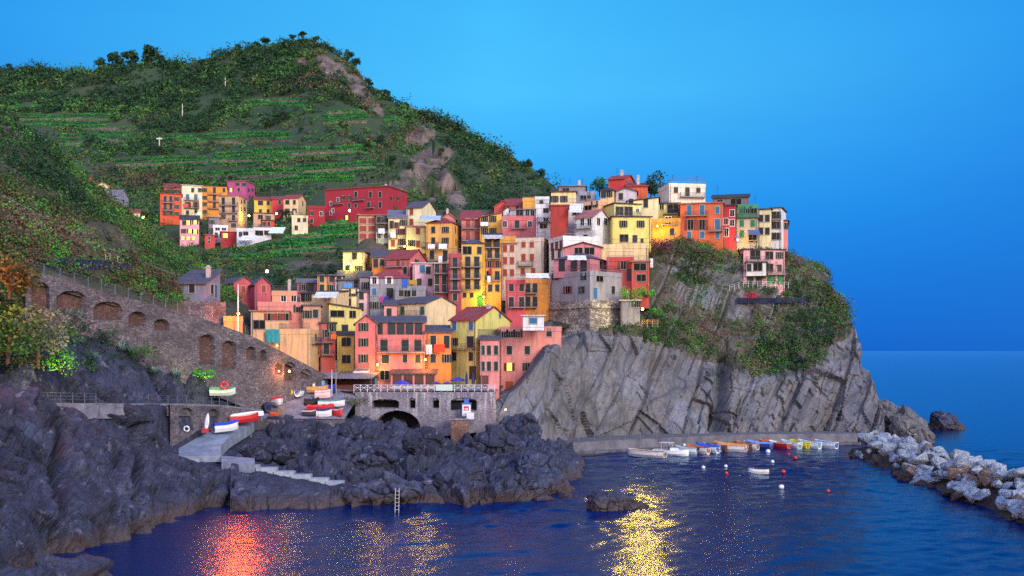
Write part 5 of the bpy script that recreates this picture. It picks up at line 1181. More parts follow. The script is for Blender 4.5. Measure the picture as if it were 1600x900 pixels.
HT = [(430, 188, 20), (418, 196, 16), (445, 184, 14), (303, 196, 14), (290, 188, 9), (575, 235, 15), (560, 245, 12), (596, 220, 12), (612, 255, 14), (640, 260, 12), (250, 238, 12), (532, 195, 8), (385, 180, 9), (470, 205, 9), (545, 160, 10), (520, 230, 9), (345, 195, 8), (715, 265, 14), (690, 240, 12), (700, 225, 12), (735, 300, 13), (780, 285, 12), (210, 190, 10), (120, 150, 10), (180, 160, 9)]
for i, (px, py, hp_) in enumerate(HT):
    p = hit(px, py + hp_ * .45, [hill])
    if p is None: continue
    hg = hp_ * p.y / F; tree('dark bushy tree standing alone on the far hillside', p, hg * 1.15, hg * .62, 'dark', 'tree', 'dark trees on the far hillside', 'round', 100 + i, hg * .12)
VT = [(438, 444, 20, 'dark', 'dark tree in front of the slope right of the red barns'), (447, 340, 18, 'dark', 'dark tree between buff house and cream stepped house'), (345, 350, 10, 'dark', 'dark umbrella tree above the small white house'), (262, 388, 16, 'mid', 'bushy green tree left below the pale pink lit house'), (300, 398, 18, 'mid', 'large green tree among the near slope bushes'),
      (240, 395, 14, 'mid', 'green tree below the street lamp of the hamlet'), (320, 405, 14, 'dark', 'dark tree beside the valley path'), (400, 352, 8, 'bright', 'small bright tree right of the purple block'), (618, 325, 14, 'olive', 'olive tree in front of the long crimson building'), (530, 395, 12, 'dark', 'dark tree left of the brown panelled house')]
for i, (px, py, hp_, mk, lab) in enumerate(VT):
    p = hit(px, py + hp_ * .5, [hill, left])
    if lab.startswith('olive'): p = P(px, 340, 268)
    if p is None: continue
    hg = hp_ * p.y / F * 1.2; tree(lab, p, hg, hg * .55, mk, 'tree', None, 'round', 200 + i, hg * .09)
tree('dark leafy tree rising behind the topmost cream house', P(1030, 318, 226), 7.5, 3.4, 'dark', seed=301, leaf=.5); tree('broad dark tree right of the low burnt orange house', P(1016, 316, 224), 5, 2.6, 'dark', seed=302, leaf=.5)
tree('dark hedge like tree behind the blue grey terrace house', P(938, 305, 236), 3.6, 3.4, 'mid', seed=303, leaf=.5)
bush('deep purple bougainvillea below the lamp lit amber house', P(1032, 388, 200), 2.5, 'purple', n=420, leaf=.3, seed=1)
bush('red flowering bush below the pink villa', P(1173, 466, 199.5), 1.6, 'red', n=320, seed=2)
bush('bright green ivy mass below the small red box house', P(984, 470, 187), 2.6, 'bright', n=520, leaf=.32, flat=1.0, seed=3); bush('bright green creeper left of the ivy mass', P(1010, 462, 189), 2.2, 'bright', n=420, leaf=.32, seed=4); bush('bright green creeper hanging under the ivy mass', P(1024, 492, 190), 1.7, 'bright', n=300, leaf=.3, seed=5)
bush('dark green shrub on the terrace before the pink villa', P(1200, 458, 200), 1.9, 'dark', n=340, seed=6); bush('round green shrub at the corner of the villa terrace', P(1228, 462, 201), 1.3, 'mid', n=240, seed=7); bush('wide shrub right of the pink villa at the cliff edge', P(1262, 440, 214), 3.0, 'dark', n=460, seed=8); bush('rusty shrub right of the pink villa', P(1240, 450, 209), 1.9, 'rust', n=300, seed=9)
bush('dark trailing shrub on the stone bastion foot', P(905, 530, 185), .9, 'dark', n=260, seed=10); bush('green shrub under the stone bastion', P(950, 532, 186), .8, 'mid', n=200, seed=11)
bush('dark bush on the ramp edge beside the blank tan house', P(478, 588, 163), 1.6, 'dark', n=240, seed=12); bush('dark bush in front of the yellow lower house', P(540, 590, 167), 1.5, 'dark', n=240, seed=13); bush('grassy green mound left of the viaduct', P(556, 632, 156), 2.4, 'olive', n=360, flat=.6, seed=14)
bush('bush glowing yellow green over a hidden floodlight by the lower path', P(92, 578, 112), 2.4, 'bright', n=520, leaf=.24, flat=1.1, seed=15, name='lit_bush'); bush('bush glowing yellow green below the tall arches', P(318, 590, 138), 1.9, 'bright', n=420, leaf=.24, seed=16, name='lit_bush')
tree('feathery tree lit orange at the left picture edge', P(14, 458, 106), 3.6, 4.2, 'olive', 'tree', None, 'round', 311, .4, 3); tree('grey green tamarisk hanging over the slope at the left', P(58, 560, 109), 5.2, 3.6, 'grey', 'tree', None, 'round', 312, .36, 3); tree('large tamarisk bush below the orange lit tree', P(12, 560, 104), 5.0, 4.2, 'mid', 'tree', None, 'round', 313, .38, 3)
bush('round dark bush beside the agaves on the rocky slope', P(222, 556, 128), 1.9, 'mid', n=320, seed=17); bush('dark round bush above the arched wall', P(268, 474, 140), 1.5, 'mid', n=260, seed=18); bush('low green bush by the blue net fence', P(205, 432, 138), 1.5, 'olive', n=240, seed=19)
# thin bare tree on the cliff edge
R = empty('bare_tree', P(1283, 452, 214)); tag(R, 'thin bare tree leaning over the sea at the cliff edge', 'tree'); m = MB(); m.bar((0, 0, -.5), (.2, 0, 2.0), .07, 5, .05); m.bar((.2, 0, 2.0), (.1, 0, 4.0), .05, 5, .015)
m.build('trunk', bark, R); b2 = MB()
for i in range(12):
    z = .9 + i * .26; a = i * 2.4; b2.bar((.15, 0, z), (.15 + .75 * math.cos(a), .7 * math.sin(a), z + .7), .025, 4, .008)
b2.build('crown', bark, R)
# agaves
def agave(p, s, i, label):
    m = MB(); rnd = random.Random(i)
    for k in range(26):
        a = k * 2.4; e_ = .25 + .95 * (k / 26); L = s * rnd.uniform(.85, 1.15); d = Vector((math.cos(a) * math.cos(e_), math.sin(a) * math.cos(e_), math.sin(e_))); sd_ = Vector((-math.sin(a), math.cos(a), 0)) * s * .075
        b0 = d * .05; mid_ = d * L * .5 + Vector((0, 0, .03)); tp = d * L - Vector((0, 0, L * .06)); up = Vector((0, 0, .03 * s))
        m.face([b0 - sd_, b0 + sd_, mid_ + sd_ * 1.2, mid_ - sd_ * 1.2]); m.face([mid_ - sd_ * 1.2, mid_ + sd_ * 1.2, tp])
        m.face([b0 - up, mid_ - up - sd_ * 1.1, tp, mid_ - up + sd_ * 1.1])
    o = m.build('agave', plain('#6c8c88', .6)); o.location = p; tag(o, label, 'agave', 'agaves on the rocky slope')
for i, (px, py, s) in enumerate([(108, 497, 1.5), (126, 500, 1.7), (90, 494, 1.3), (192, 550, 1.6), (206, 556, 1.5), (236, 552, 1.6), (243, 585, 1.5), (172, 525, 1.1), (275, 590, 1.4)]):
    p = hit(px, py, [left])
    if p: agave(p + Vector((0, -.3, .1)), s, i, 'spiky blue green agave rosette on the rocks below the arcade wall')
# ================================================================ fences and railings
STEEL = plain('#6a7488', .45, .5); WHITE = plain('#c9ccd4', .6); PALEPOST = plain('#b8b4b0', .7)
def fence(label, pts, h_=1.1, gap=2.2, mat=STEEL, r=.035, bars=2, net=None, cross=False, name='metal_fence', cat='fence'):
    A = [Vector(p) for p in pts]; R = empty(name, A[0]); tag(R, label, cat); o = A[0]; L = [0]
    for a, b_ in zip(A, A[1:]): L.append(L[-1] + (b_ - a).length)
    def at(s_):
        for i in range(len(A) - 1):
            if s_ <= L[i + 1] + 1e-6: return A[i].lerp(A[i + 1], (s_ - L[i]) / (L[i + 1] - L[i])) - o
        return A[-1] - o
    n = max(1, int(round(L[-1] / gap))); P_ = [at(L[-1] * i / n) for i in range(n + 1)]; pm = MB(); pm.box(-r, -r, -.4, r, r, h_); pme = pm.mesh('post', mat)
    for p in P_: link('post', pme, R, p)
    g = MB()
    for a, b_ in zip(P_, P_[1:]):
        for k in range(bars): z = h_ * (1 - k / max(1, bars) * .92) - .03; g.bar(a + Vector((0, 0, z)), b_ + Vector((0, 0, z)), r * .7)
        if cross:
            g.bar(a + Vector((0, 0, .08)), b_ + Vector((0, 0, h_ - .08)), r * .8); g.bar(a + Vector((0, 0, h_ - .08)), b_ + Vector((0, 0, .08)), r * .8)
    g.build('rail', mat, R)
    if net:
        m = MB()
        for a, b_ in zip(P_, P_[1:]): t_ = Vector((0, .03, 0)); m.prism([a + t_, b_ + t_, b_ + t_ * 2, a + t_ * 2], [a + t_ + Vector((0, 0, h_ * .97)), b_ + t_ + Vector((0, 0, h_ * .97)), b_ + t_ * 2 + Vector((0, 0, h_ * .97)), a + t_ * 2 + Vector((0, 0, h_ * .97))])
        m.build('net', net, R)
    return R
fence('grey railing along the top of the arcade wall', [P(x, yt_ - .5, D + .25) for x, D, yt_, yb_ in ARC[:6]], 1.25, 2.1, bars=3)
fence('blue grey railing along the lower footpath at the left edge', [P(-100, 628, 92), P(0, 629, 100.4), P(80, 629.5, 106.2), P(150, 630, 112.6)], 1.15, 1.75, bars=3)
fence('thin railing on the path above the arched boat stores', [P(232, 631, 122.2), P(290, 632, 129.3), P(345, 634, 137.2), P(405, 641, 145.8)], 1.15, 2.0, bars=2)
fence('white criss cross railing along the piazza edge', [Pz(553, 161.2, 11.25), Pz(690, 161.4, 11.25), Pz(773, 162, 11.25)], 1.05, 1.15, WHITE, .04, 2, cross=True, name='white_railing', cat='railing')
fence('dark blue net fence along the terrace below the pink villa', [(hit(x, y, [cliff]) or P(x, y, 200)) + Vector((0, -.3, -.1)) for x, y in ((1150, 473), (1178, 473), (1205, 473), (1232, 473), (1258, 472))], 1.1, 2.6, plain('#3a3e58', .7), .04, 2, plain('#1c2242', .9), name='net_fence')
fence('white terrace railing in front of the pink villa', [P(1140, 452, 199), P(1160, 446, 198.6), P(1190, 446, 198.8), P(1232, 448, 200)], .9, 1.0, WHITE, .03, 2, name='white_railing', cat='railing')
fence('dark blue net fence on the slope above the arcade wall', [hit(x, y, [left]) or P(x, y, 130) for x, y in ((92, 422), (120, 423), (150, 424), (178, 426), (203, 428))], 1.6, 2.4, plain('#2a3058', .8), .05, 2, plain('#1a2046', .9), name='net_fence')
fence('blue grey retaining fence high on the near slope at the left edge', [P(-20, 214, 152), P(30, 226, 154), P(72, 238, 157)], 2.2, 3.0, plain('#3c4668', .8), .06, 3, plain('#26304e', .9), name='net_fence')
fence('yellowish railing by the whitewashed hut', [P(1003, 508, 184), P(1028, 508, 185)], 1.0, 1.0, plain('#c8a050', .6), .03, 3, name='railing', cat='railing')
fence('thin handrail on the quay below the cliff', [Pz(880, 163.2, .9) + Vector((0, 2.4, 1.4)), Pz(1000, 171, .9) + Vector((0, 2.4, 1.4)), Pz(1080, 174.5, .9) + Vector((0, 2.4, 1.4))], .9, 3.4, STEEL, .025, 1, name='handrail', cat='railing')
# the white sign board hung on the piazza railing (its writing cannot be read)
m = MB(); a, c = Pz(681, 161.1, 11.3), Pz(707, 161.1, 11.3); m.box(0, 0, 0, c.x - a.x, .06, 1.0); o = m.build('sign_board', plain('#b9d2c8', .6, 0, .5, 9.0)); o.location = a; tag(o, 'pale green white sign board hung on the piazza railing', 'sign')
# ================================================================ poles and wire
def pole(label, base, hgt, r=.06, mat=PALEPOST, name='pole', top=None):
    R = empty(name, base); tag(R, label, 'pole'); m = MB(); m.lathe([(r, -1.5), (r, hgt * .6), (r * .6, hgt)], 8); m.build('shaft', mat, R)
    if top: mm = MB(); top(mm); mm.build('crossarm', mat, R)
    return R
for px, py, hp_, lab in [(352, 136, 15, 'pale pole high on the far hill below the summit'), (285, 188, 26, 'tall pale pole in the middle of the far hill'), (249, 232, 18, 'pale lamp pole with two heads on the hill terrace')]:
    p = hit(px, py, [hill]); s_ = p.y / F
    pole(lab, p, hp_ * s_, .28, PALEPOST, 'utility_pole', (lambda mm, s_=s_, hp_=hp_: mm.box(-1.4, -.2, hp_ * s_ - 1.2, 1.4, .2, hp_ * s_ - .5)) if 'two heads' in lab else None)
pole('tall white mast beside the orange lamp on the ramp', P(372, 520, 150), 7.6, .11, WHITE, 'mast')
pole('left one of two slim white masts before the restaurant', Pz(518.5, 160, 9.6), 5.2, .07, WHITE, 'mast'); pole('right and taller one of two slim masts before the restaurant', Pz(525, 161, 10.2), 6.2, .07, plain('#8d8a8c', .6), 'mast')
for px, py, lab in [(165, 418, 'left wooden stake on the slope above the net fence'), (172, 416, 'middle wooden stake on the slope above the net fence'), (184, 420, 'right wooden stake on the slope above the net fence')]:
    p = hit(px, py, [left]); pole(lab, p, 1.9, .06, PALEPOST, 'stake')
m = MB(); A = [P(-40, 283, 118), P(0, 303, 124), P(60, 335, 130), P(140, 376, 138), P(270, 428, 152)]
for a, c in zip(A, A[1:]):
    for i in range(6): m.bar(a.lerp(c, i / 6), a.lerp(c, (i + 1) / 6), .035, 4)
o = m.build('cable', plain('#8a8f9c', .5)); tag(o, 'thin pale cable sagging down across the near slope', 'cable')
# ladder into the water
m = MB(); a = P(617, 800, 106.8); a.z = -.3
R = empty('ladder', a); tag(R, 'thin metal bathing ladder on the rocks at the water edge', 'ladder')
for dx in (0, .42): b2 = MB(); b2.bar((dx, 0, 0), (dx, .5, 2.9), .035); b2.bar((dx, .5, 2.9), (dx, 1.0, 2.7), .03); b2.build('rail', PALEPOST, R)
for k in range(7): m.bar((0, .07 * k, .4 * k + .2), (.42, .07 * k, .4 * k + .2), .025)
m.build('rung', PALEPOST, R)
# ================================================================ boats
def boat(label, loc, rz, L=4.2, B=1.6, hullc='#d8d8d8', inc='#8a6a4a', rim=None, cover=None, cabin=None, motor=False, frame=False, group=None, roll=0.0, pitch=0.0, flip=False, seats=2, hh=.78, crew=False):
    R = empty('boat', loc, rz); R.rotation_euler = (roll + (math.pi if flip else 0), pitch, rz); tag(R, label, 'boat', group)
    n = 14; m = MB(); inn = MB(); gw = MB(); rings = []; irings = []
    for i in range(n + 1):
        t_ = i / n; x = (t_ - .45) * L; b_ = B / 2 * (.80 + .2 * math.sin(math.pi * min(1, t_ * 1.3)) if t_ < .45 else math.sqrt(max(0, 1 - ((t_ - .45) / .55) ** 2.3)))
        s_ = hh * (1 + .12 * (1 - t_) ** 2 + .42 * max(0, t_ - .3) ** 2 * 2); k_ = -.18 + (.55 * max(0, t_ - .72) ** 1.6 * 3); b_ = max(b_, .02)
        rings.append([(x, -b_, s_), (x, -b_ * .96, s_ * .45), (x, -b_ * .62, k_ + .10), (x, 0, k_), (x, b_ * .62, k_ + .10), (x, b_ * .96, s_ * .45), (x, b_, s_)])
        bi = max(b_ - .06, .01); fz = max(.10, k_ + .16); irings.append([(x, -bi, s_ - .01), (x, -bi * .9, max(fz, s_ * .45)), (x, -bi * .55, fz), (x, 0, fz - .02), (x, bi * .55, fz), (x, bi * .9, max(fz, s_ * .45)), (x, bi, s_ - .01)])
    for a, c in zip(rings, rings[1:]):
        for j in range(6): m.face([a[j], a[j + 1], c[j + 1], c[j]])
    m.face(list(reversed(rings[0])))
    for a, c in zip(irings, irings[1:]):
        for j in range(6): inn.face([a[j], c[j], c[j + 1], a[j + 1]])
    inn.face(irings[0])
    for a, c in zip(rings, rings[1:]):
        for j in (0, 6): gw.bar(Vector(a[j]) + Vector((0, 0, .02)), Vector(c[j]) + Vector((0, 0, .02)), .045, 5)
    gw.bar(Vector(rings[0][0]) + Vector((0, 0, .02)), Vector(rings[0][6]) + Vector((0, 0, .02)), .045, 5)
    m.build('hull', plain(hullc, .4, 0, .15), R, smooth=True); inn.build('interior', plain(inc, .7), R); gw.build('gunwale', plain(rim or inc, .5), R)
    if not cover:
        for k in range(seats): x = L * (-.28 + .3 * k); b_ = B * .43; s2 = MB(); s2.box(x - .12, -b_, hh * .66, x + .12, b_, hh * .72); s2.build('seat', plain('#a5835c' if inc != '#a5835c' else '#8a6a4a', .6), R)
    else:
        cv = MB(); pts = [[(r_[0][0], r_[0][1] * 1.04, r_[0][2] + .03), (r_[0][0], r_[0][1] * .5, r_[0][2] + .24 + .05 * math.sin(i * 2.1)), (r_[0][0], 0, r_[0][2] + .34 + .07 * math.sin(i * 1.7)), (r_[0][0], r_[6][1] * .5, r_[6][2] + .24 + .05 * math.sin(i * 2.6)), (r_[0][0], r_[6][1] * 1.04, r_[6][2] + .03)] for i, r_ in enumerate(rings)]
        for a, c in zip(pts, pts[1:]):
            for j in range(4): cv.face([a[j], c[j], c[j + 1], a[j + 1]])
        cv.face(pts[0]); cv.build('cover', plain(cover, .75), R)
    if cabin:
        cb = MB(); cb.prism([(L * .02, -B * .3, hh * .9), (L * .3, -B * .24, hh), (L * .3, B * .24, hh), (L * .02, B * .3, hh * .9)], [(L * .04, -B * .27, hh + .55), (L * .2, -B * .2, hh + .5), (L * .2, B * .2, hh + .5), (L * .04, B * .27, hh + .55)]); cb.build('cabin', plain(cabin, .4), R)
        ws = MB(); ws.box(L * .0, -B * .27, hh + .05, L * .015, B * .27, hh + .85); ws.build('windscreen', GLASS, R)
    if frame:
        fr = MB()
        for x in (-L * .2, L * .05):
            for y in (-B * .36, B * .36): fr.bar((x, y, hh), (x, y, hh + 1.35), .03)
        fr.box(-L * .26, -B * .42, hh + 1.35, L * .1, B * .42, hh + 1.42); fr.build('canopy_frame', plain('#c5c8d0', .5), R)
    if motor:
        mo = MB(); mo.box(-L * .45 - .34, -.16, hh * .8, -L * .45 - .02, .16, hh * 1.35); mo.box(-L * .45 - .24, -.06, -.25, -L * .45 - .1, .06, hh * .8); mo.build('motor', plain('#1c1e26', .5), R)
    return R
GB = 'small boats moored along the quay'
def moor(label, px, D, rz, **k):
    k['hh'] = k.get('hh', .95); k['L'] = k.get('L', 4) * 1.1; k['B'] = k.get('B', 1.6) * 1.08; rz = rz - 14 if rz > 90 else rz
    return boat(label, Pz(px, D, 0.02), rad(rz), group=GB, **k)
moor('largest wooden boat with white bow at the left end of the moorings', 1013, 163, 163, L=6.2, B=2.2, hullc='#d2d0d0', inc='#8c5c38', rim='#d8d4cc', seats=3, hh=.85, motor=False)
moor('white motorboat with canopy frame and dark motor', 1046, 165, -25, L=5.6, B=2.1, hullc='#dde0e2', inc='#b8c4c8', rim='#e0e0e0', cabin='#dfe2e4', frame=True, motor=True, hh=.8)
moor('white dinghy with dark outboard right of the canopy motorboat', 1074, 167.5, 158, L=3.8, B=1.5, hullc='#dadcdc', inc='#9fb2b0', motor=True)
moor('white hulled boat with orange wood inside', 1091, 169, 150, L=4.2, B=1.6, hullc='#d8d4d0', inc='#c0622c', rim='#b85a28')
moor('boat with royal blue cover and white hull', 1106, 170.5, 148, L=4.2, B=1.6, hullc='#d5d8dc', inc='#2848a8', cover='#2450b8')
moor('brown wooden boat right of the blue covered one', 1122, 173, 145, L=4.0, B=1.5, hullc='#6a4638', inc='#8c5c40', rim='#7a4a34')
moor('white boat under a long orange tan cover', 1144, 172, 160, L=5.0, B=1.8, hullc='#d8d6d2', inc='#c87840', cover='#d08a50')
moor('dark brown boat behind the tan covered one', 1160, 176, 140, L=4.0, B=1.5, hullc='#58382e', inc='#7c4c34', rim='#a86a44')
moor('white boat with orange brown rim', 1169, 176, 150, L=4.0, B=1.6, hullc='#dad6d0', inc='#a86a48', rim='#c47a4a')
moor('navy blue boat with pale blue cover', 1187, 176, 150, L=4.8, B=1.7, hullc='#27357c', inc='#4e6cb0', cover='#6f8cc8')
moor('rusty orange boat behind the navy one', 1203, 179, 140, L=4.0, B=1.5, hullc='#9a4a34', inc='#b86a48')
moor('red boat with white rim and white cover bow', 1219, 177, 138, L=4.2, B=1.7, hullc='#b02832', inc='#d8d4d0', rim='#d6d2d2')
moor('white boat with pale turquoise inside left of the yellow boat', 1237, 178, 135, L=4.0, B=1.7, hullc='#d9dcdc', inc='#7fb4bc', rim='#e0e0e0')
moor('bright yellow boat in the moored row', 1250, 178.5, 135, L=4.0, B=1.6, hullc='#d8c422', inc='#b8a828', rim='#e0d030')
moor('white boat with pale turquoise inside right of the yellow boat', 1266, 178, 140, L=4.2, B=1.7, hullc='#d8dcdc', inc='#6fa8b8', rim='#e0e2e2')
moor('grey green dinghy between the tan covered and white rimmed boats', 1153, 174, 152, L=3.6, B=1.4, hullc='#c8ccc8', inc='#5c7468')
moor('white dinghy squeezed beside the navy blue boat', 1178, 177, 146, L=3.8, B=1.5, hullc='#d6d8da', inc='#8a9cb0')
moor('orange striped boat squeezed left of the red boat', 1211, 178, 140, L=3.8, B=1.5, hullc='#d0c8c0', inc='#c06030', rim='#c86a38')
moor('light blue dinghy behind the blue covered boat', 1114, 173, 146, L=3.6, B=1.4, hullc='#a8c0d8', inc='#6c8cb0')
moor('tan dinghy with white hull behind the brown wooden boat', 1132, 174, 146, L=3.8, B=1.5, hullc='#d4d0c8', inc='#b08050', cover='#b88a58')
moor('white and blue boat moored alone at the right end', 1292, 178, 145, L=4.0, B=1.7, hullc='#d5dadf', inc='#3c66b0', rim='#dfe2e6')
boat('small white motorboat drifting alone in the middle of the harbour', Pz(1187, 141, .02), rad(168), L=2.9, B=1.2, hullc='#d9d9da', inc='#384058', motor=True, frame=False, hh=.6)
boat('pale dinghy floating left of the breakwater head', Pz(1357, 168, .02), rad(20), L=2.6, B=1.2, hullc='#c9c4c0', inc='#8c7c70')
GS = 'boats pulled up on the slipway and yard'
def dry(label, px, py, D, rz, dz=.3, **k): return boat(label, P(px, py, D) + Vector((0, 0, dz)), rad(rz), group=GS, **k)
sl_dir = math.degrees(math.atan2(*(reversed((P(386, 655, 146) - P(330, 690, 128)).xy[:]))))
dry('long white overturned rowing shell at the top of the slipway', 374, 654, 139, 36, .62, L=6.6, B=1.0, hullc='#e2ecec', inc='#b8c0c0', flip=True, hh=.45, pitch=-.10)
dry('red boat with white inside on the slipway', 380, 661, 138, 33, .2, L=4.2, B=1.4, hullc='#b8262e', inc='#d8d2cc', rim='#c84a3a', pitch=-.08)
dry('small boat with blue cover lowest on the slipway', 352, 675, 132, 30, .2, L=3.3, B=1.4, hullc='#d6d8dc', inc='#2848b0', cover='#1f3fb4', pitch=-.08)
dry('white boat with green rim on the ledge beside the path', 346, 620, 139, 12, .35, L=3.6, B=1.2, hullc='#cfe0d4', inc='#5c8c78', rim='#6fa08a', roll=.25)
dry('red and white boat beside the top of the slipway', 431, 636, 152, -50, .4, L=3.4, B=1.5, hullc='#d8d4d4', inc='#c03038', cover='#c42c34')
dry('dark blue covered boat left of the red and white one', 418, 644, 150, 110, .3, L=3.2, B=1.4, hullc='#20284c', inc='#20284c', cover='#1c2a62')
dry('white rowing boat with turquoise inside at the yard edge', 516, 636, 154, 4, .2, L=4.2, B=1.5, hullc='#dcd8da', inc='#4fa89c', rim='#3f9a90', hh=.7)
dry('long boat under a bright red cover at the yard edge', 499, 646, 152, 2, .2, L=4.2, B=1.5, hullc='#b02428', inc='#c02428', cover='#d42a26')
dry('black covered dinghy left of the turquoise rowing boat', 486, 636, 155, 20, .2, L=2.4, B=1.3, hullc='#16181f', inc='#16181f', cover='#181b24')
dry('small red dinghy at the right yard corner', 527, 651, 151.5, -30, .2, L=2.0, B=1.0, hullc='#c03034', inc='#8c2428', rim='#d8d0d0')
dry('white and navy dinghy in front of the red covered boat', 505, 651, 150.6, 8, .1, L=2.4, B=1.1, hullc='#d6d6dc', inc='#2a3054', cover='#2a3054')
dry('dark dinghy with white rim at the front of the yard', 483, 652, 150.3, 12, .1, L=2.4, B=1.1, hullc='#2a2630', inc='#3c3440', rim='#d4d0d2')
dry('teal covered boat at the back of the yard beside the arches', 452, 613, 160, 60, .3, L=3.2, B=1.4, hullc='#1c6a70', inc='#1c6a70', cover='#2a8c8c')
dry('yellow ended small boat in the yard', 455, 621, 157, 80, .3, L=2.2, B=1.2, hullc='#d8b020', inc='#c89a20', cover='#d4b02a')
dry('white and blue dinghy beside the yellow ended boat', 468, 621, 157.5, 85, .3, L=2.6, B=1.3, hullc='#d9dce2', inc='#3a62b8', rim='#4870c0')
dry('pale yellow boat at the back of the yard', 474, 612, 161, 0, .3, L=3.6, B=1.3, hullc='#d6d0b0', inc='#b8a860', rim='#c8b060')
dry('tan wooden boat in the middle of the yard', 492, 615, 160, 6, .3, L=4.0, B=1.5, hullc='#b88c54', inc='#8c6a44', rim='#c49a60')
dry('light blue boat behind the tan wooden one', 489, 608, 163, 2, .3, L=3.6, B=1.4, hullc='#6c9cc8', inc='#4c7cb0', rim='#88b0d4')
dry('boat under dark blue tarpaulin near the masts', 510, 616, 161, 15, .3, L=3.0, B=1.5, hullc='#1e2c70', inc='#1e2c70', cover='#2238a0')
dry('pinkish white dinghy in front of the dark blue tarpaulin boat', 503, 623, 158, 10, .2, L=2.6, B=1.2, hullc='#d8b8bc', inc='#b89098', cover='#d4b4ba')
# white board leaning on the boathouse wall, crates and buoy gear
R = empty('surfboard', P(322, 672, 129)); tag(R, 'white board standing upright between the two arched boat stores', 'board'); m = MB(); m.lathe([(.05, 0), (.26, .5), (.3, 1.2), (.2, 1.9), (.03, 2.3)], 12); o = m.build('deck', WHITE, R); o.scale = (1, .25, 1); o.rotation_euler = (rad(-8), rad(4), 0)
m = MB(); m.box(-.05, .05, 0, .05, .25, .25); m.build('fin', plain('#b8b8c0', .5), R)
def crate(label, p, c, s=(.8, .5, .45), rz=0.0, group='crates and gear of the boat yard'):
    R = empty('crate', p, rz); tag(R, label, 'crate', group); m = MB(); x, y, z = s[0] / 2, s[1] / 2, s[2]; t_ = .04
    m.box(-x, -y, 0, x, y, t_)
    for bx in ((-x, -y, t_, x, -y + t_, z), (-x, y - t_, t_, x, y, z), (-x, -y + t_, t_, -x + t_, y - t_, z), (x - t_, -y + t_, t_, x, y - t_, z)): m.box(*bx)
    m.build('box', plain(c, .7), R); r2 = MB(); r2.box(-x - .03, -y - .03, z, x + .03, -y + .02, z + .05); r2.box(-x - .03, y - .02, z, x + .03, y + .03, z + .05); r2.build('rim', plain(c, .6), R)
crate('red crate at the foot of the white board', P(321, 677, 128.5) + Vector((0, 0, .1)), '#b02c30'); crate('orange crate under the red and white yard boat', P(429, 651, 149) + Vector((0, 0, .1)), '#c8581e', (1.1, .8, .6)); crate('brown crate beside the orange one', P(437, 649, 149.6) + Vector((0, 0, .1)), '#7a5a44', (.9, .7, .8), .4); crate('red crate at the bottom of the yard ramp', P(426, 653, 148) + Vector((0, 0, .05)), '#c8382c', (.9, .6, .5), -.2)
for i, (px, py, c, lab) in enumerate([(478, 651, '#d8d8dc', 'white drum left of the navy dinghy'), (489, 653, '#c9c9d0', 'white drum at the very edge of the yard'), (497, 653, '#9c2c34', 'dark red drum between the yard dinghies'), (460, 603, '#5fc0c0', 'turquoise drum beside the restaurant sign'), (448, 606, '#d8d8d8', 'white drum at the arch foot')]):
    R = empty('drum', P(px, py, 150.4 if py > 630 else 161)); tag(R, lab, 'drum', 'drums standing in the boat yard'); m = MB(); m.lathe([(.26, 0), (.28, .05), (.28, .8), (.26, .85)], 14); m.build('barrel', plain(c, .5), R); m = MB(); m.lathe([(.29, .40), (.29, .46)], 14); m.build('hoop', plain('#4a4a52', .5), R)
# life ring and red lifebuoy box
def ring(label, p, R0, r, c, c2):
    R = empty('life_ring', p); tag(R, label, 'life ring'); m = MB(); n, k = 20, 8; V = [[((R0 + r * math.cos(2 * math.pi * j / k)) * math.cos(2 * math.pi * i / n), r * math.sin(2 * math.pi * j / k), (R0 + r * math.cos(2 * math.pi * j / k)) * math.sin(2 * math.pi * i / n)) for j in range(k)] for i in range(n)]
    b2 = MB()
    for i in range(n):
        for j in range(k): (b2 if i % 5 == 0 else m).face([V[i][j], V[(i + 1) % n][j], V[(i + 1) % n][(j + 1) % k], V[i][(j + 1) % k]])
    m.build('tube', plain(c, .5), R); b2.build('band', plain(c2, .5), R)
ring('white life ring hanging in the left arched boat store', P(291.5, 670, 127), .33, .11, '#dcdce0', '#a8a8b4'); ring('red lifebuoy on the stone wall below the tall arches', P(351, 602, 139), .48, .16, '#c8202c', '#d85860')
# buoys
for i, (px, py, c, lab, r) in enumerate([(1099, 732, 0, 'white buoy left of the pair below the moored boats', .3), (1134, 730, 0, 'white buoy above a red one', .28), (1207, 723, 0, 'white buoy behind the drifting motorboat', .3), (1221, 763, 0, 'largest white buoy nearest the viewer', .36), (1200, 707, 0, 'round white buoy among the moored boats', .42),
        (1135, 741, 1, 'red buoy below the white pair', .26), (1224, 739, 1, 'tall red buoy right of the drifting motorboat', .34), (1243, 717, 1, 'red buoy near the yellow boat', .3), (1232, 711, 1, 'small red buoy beside the turquoise boats', .24), (1294, 769, 1, 'small red buoy farthest right', .24), (1069, 696, 0, 'white float lying on the quay wall', .3)]):
    D = water_D(py) if py > 700 else 176.5; p = Pz(px, D, .1) if py > 700 else P(px, py, D)
    R = empty('buoy', p); tag(R, lab, 'buoy', ['white mooring buoys', 'red mooring buoys'][c]); m = MB(); m.lathe([(r * .3, -r * .6), (r * .85, -r * .2), (r, r * .3), (r * .8, r * .85), (r * .35, r * 1.1)], 12); m.build('float', plain(['#dcdce0', '#d02a2a'][c], .45), R, smooth=True); m = MB(); m.lathe([(r * .12, r * 1.05), (r * .12, r * 1.45)], 6); m.build('eye', plain('#5a5a60', .5), R)
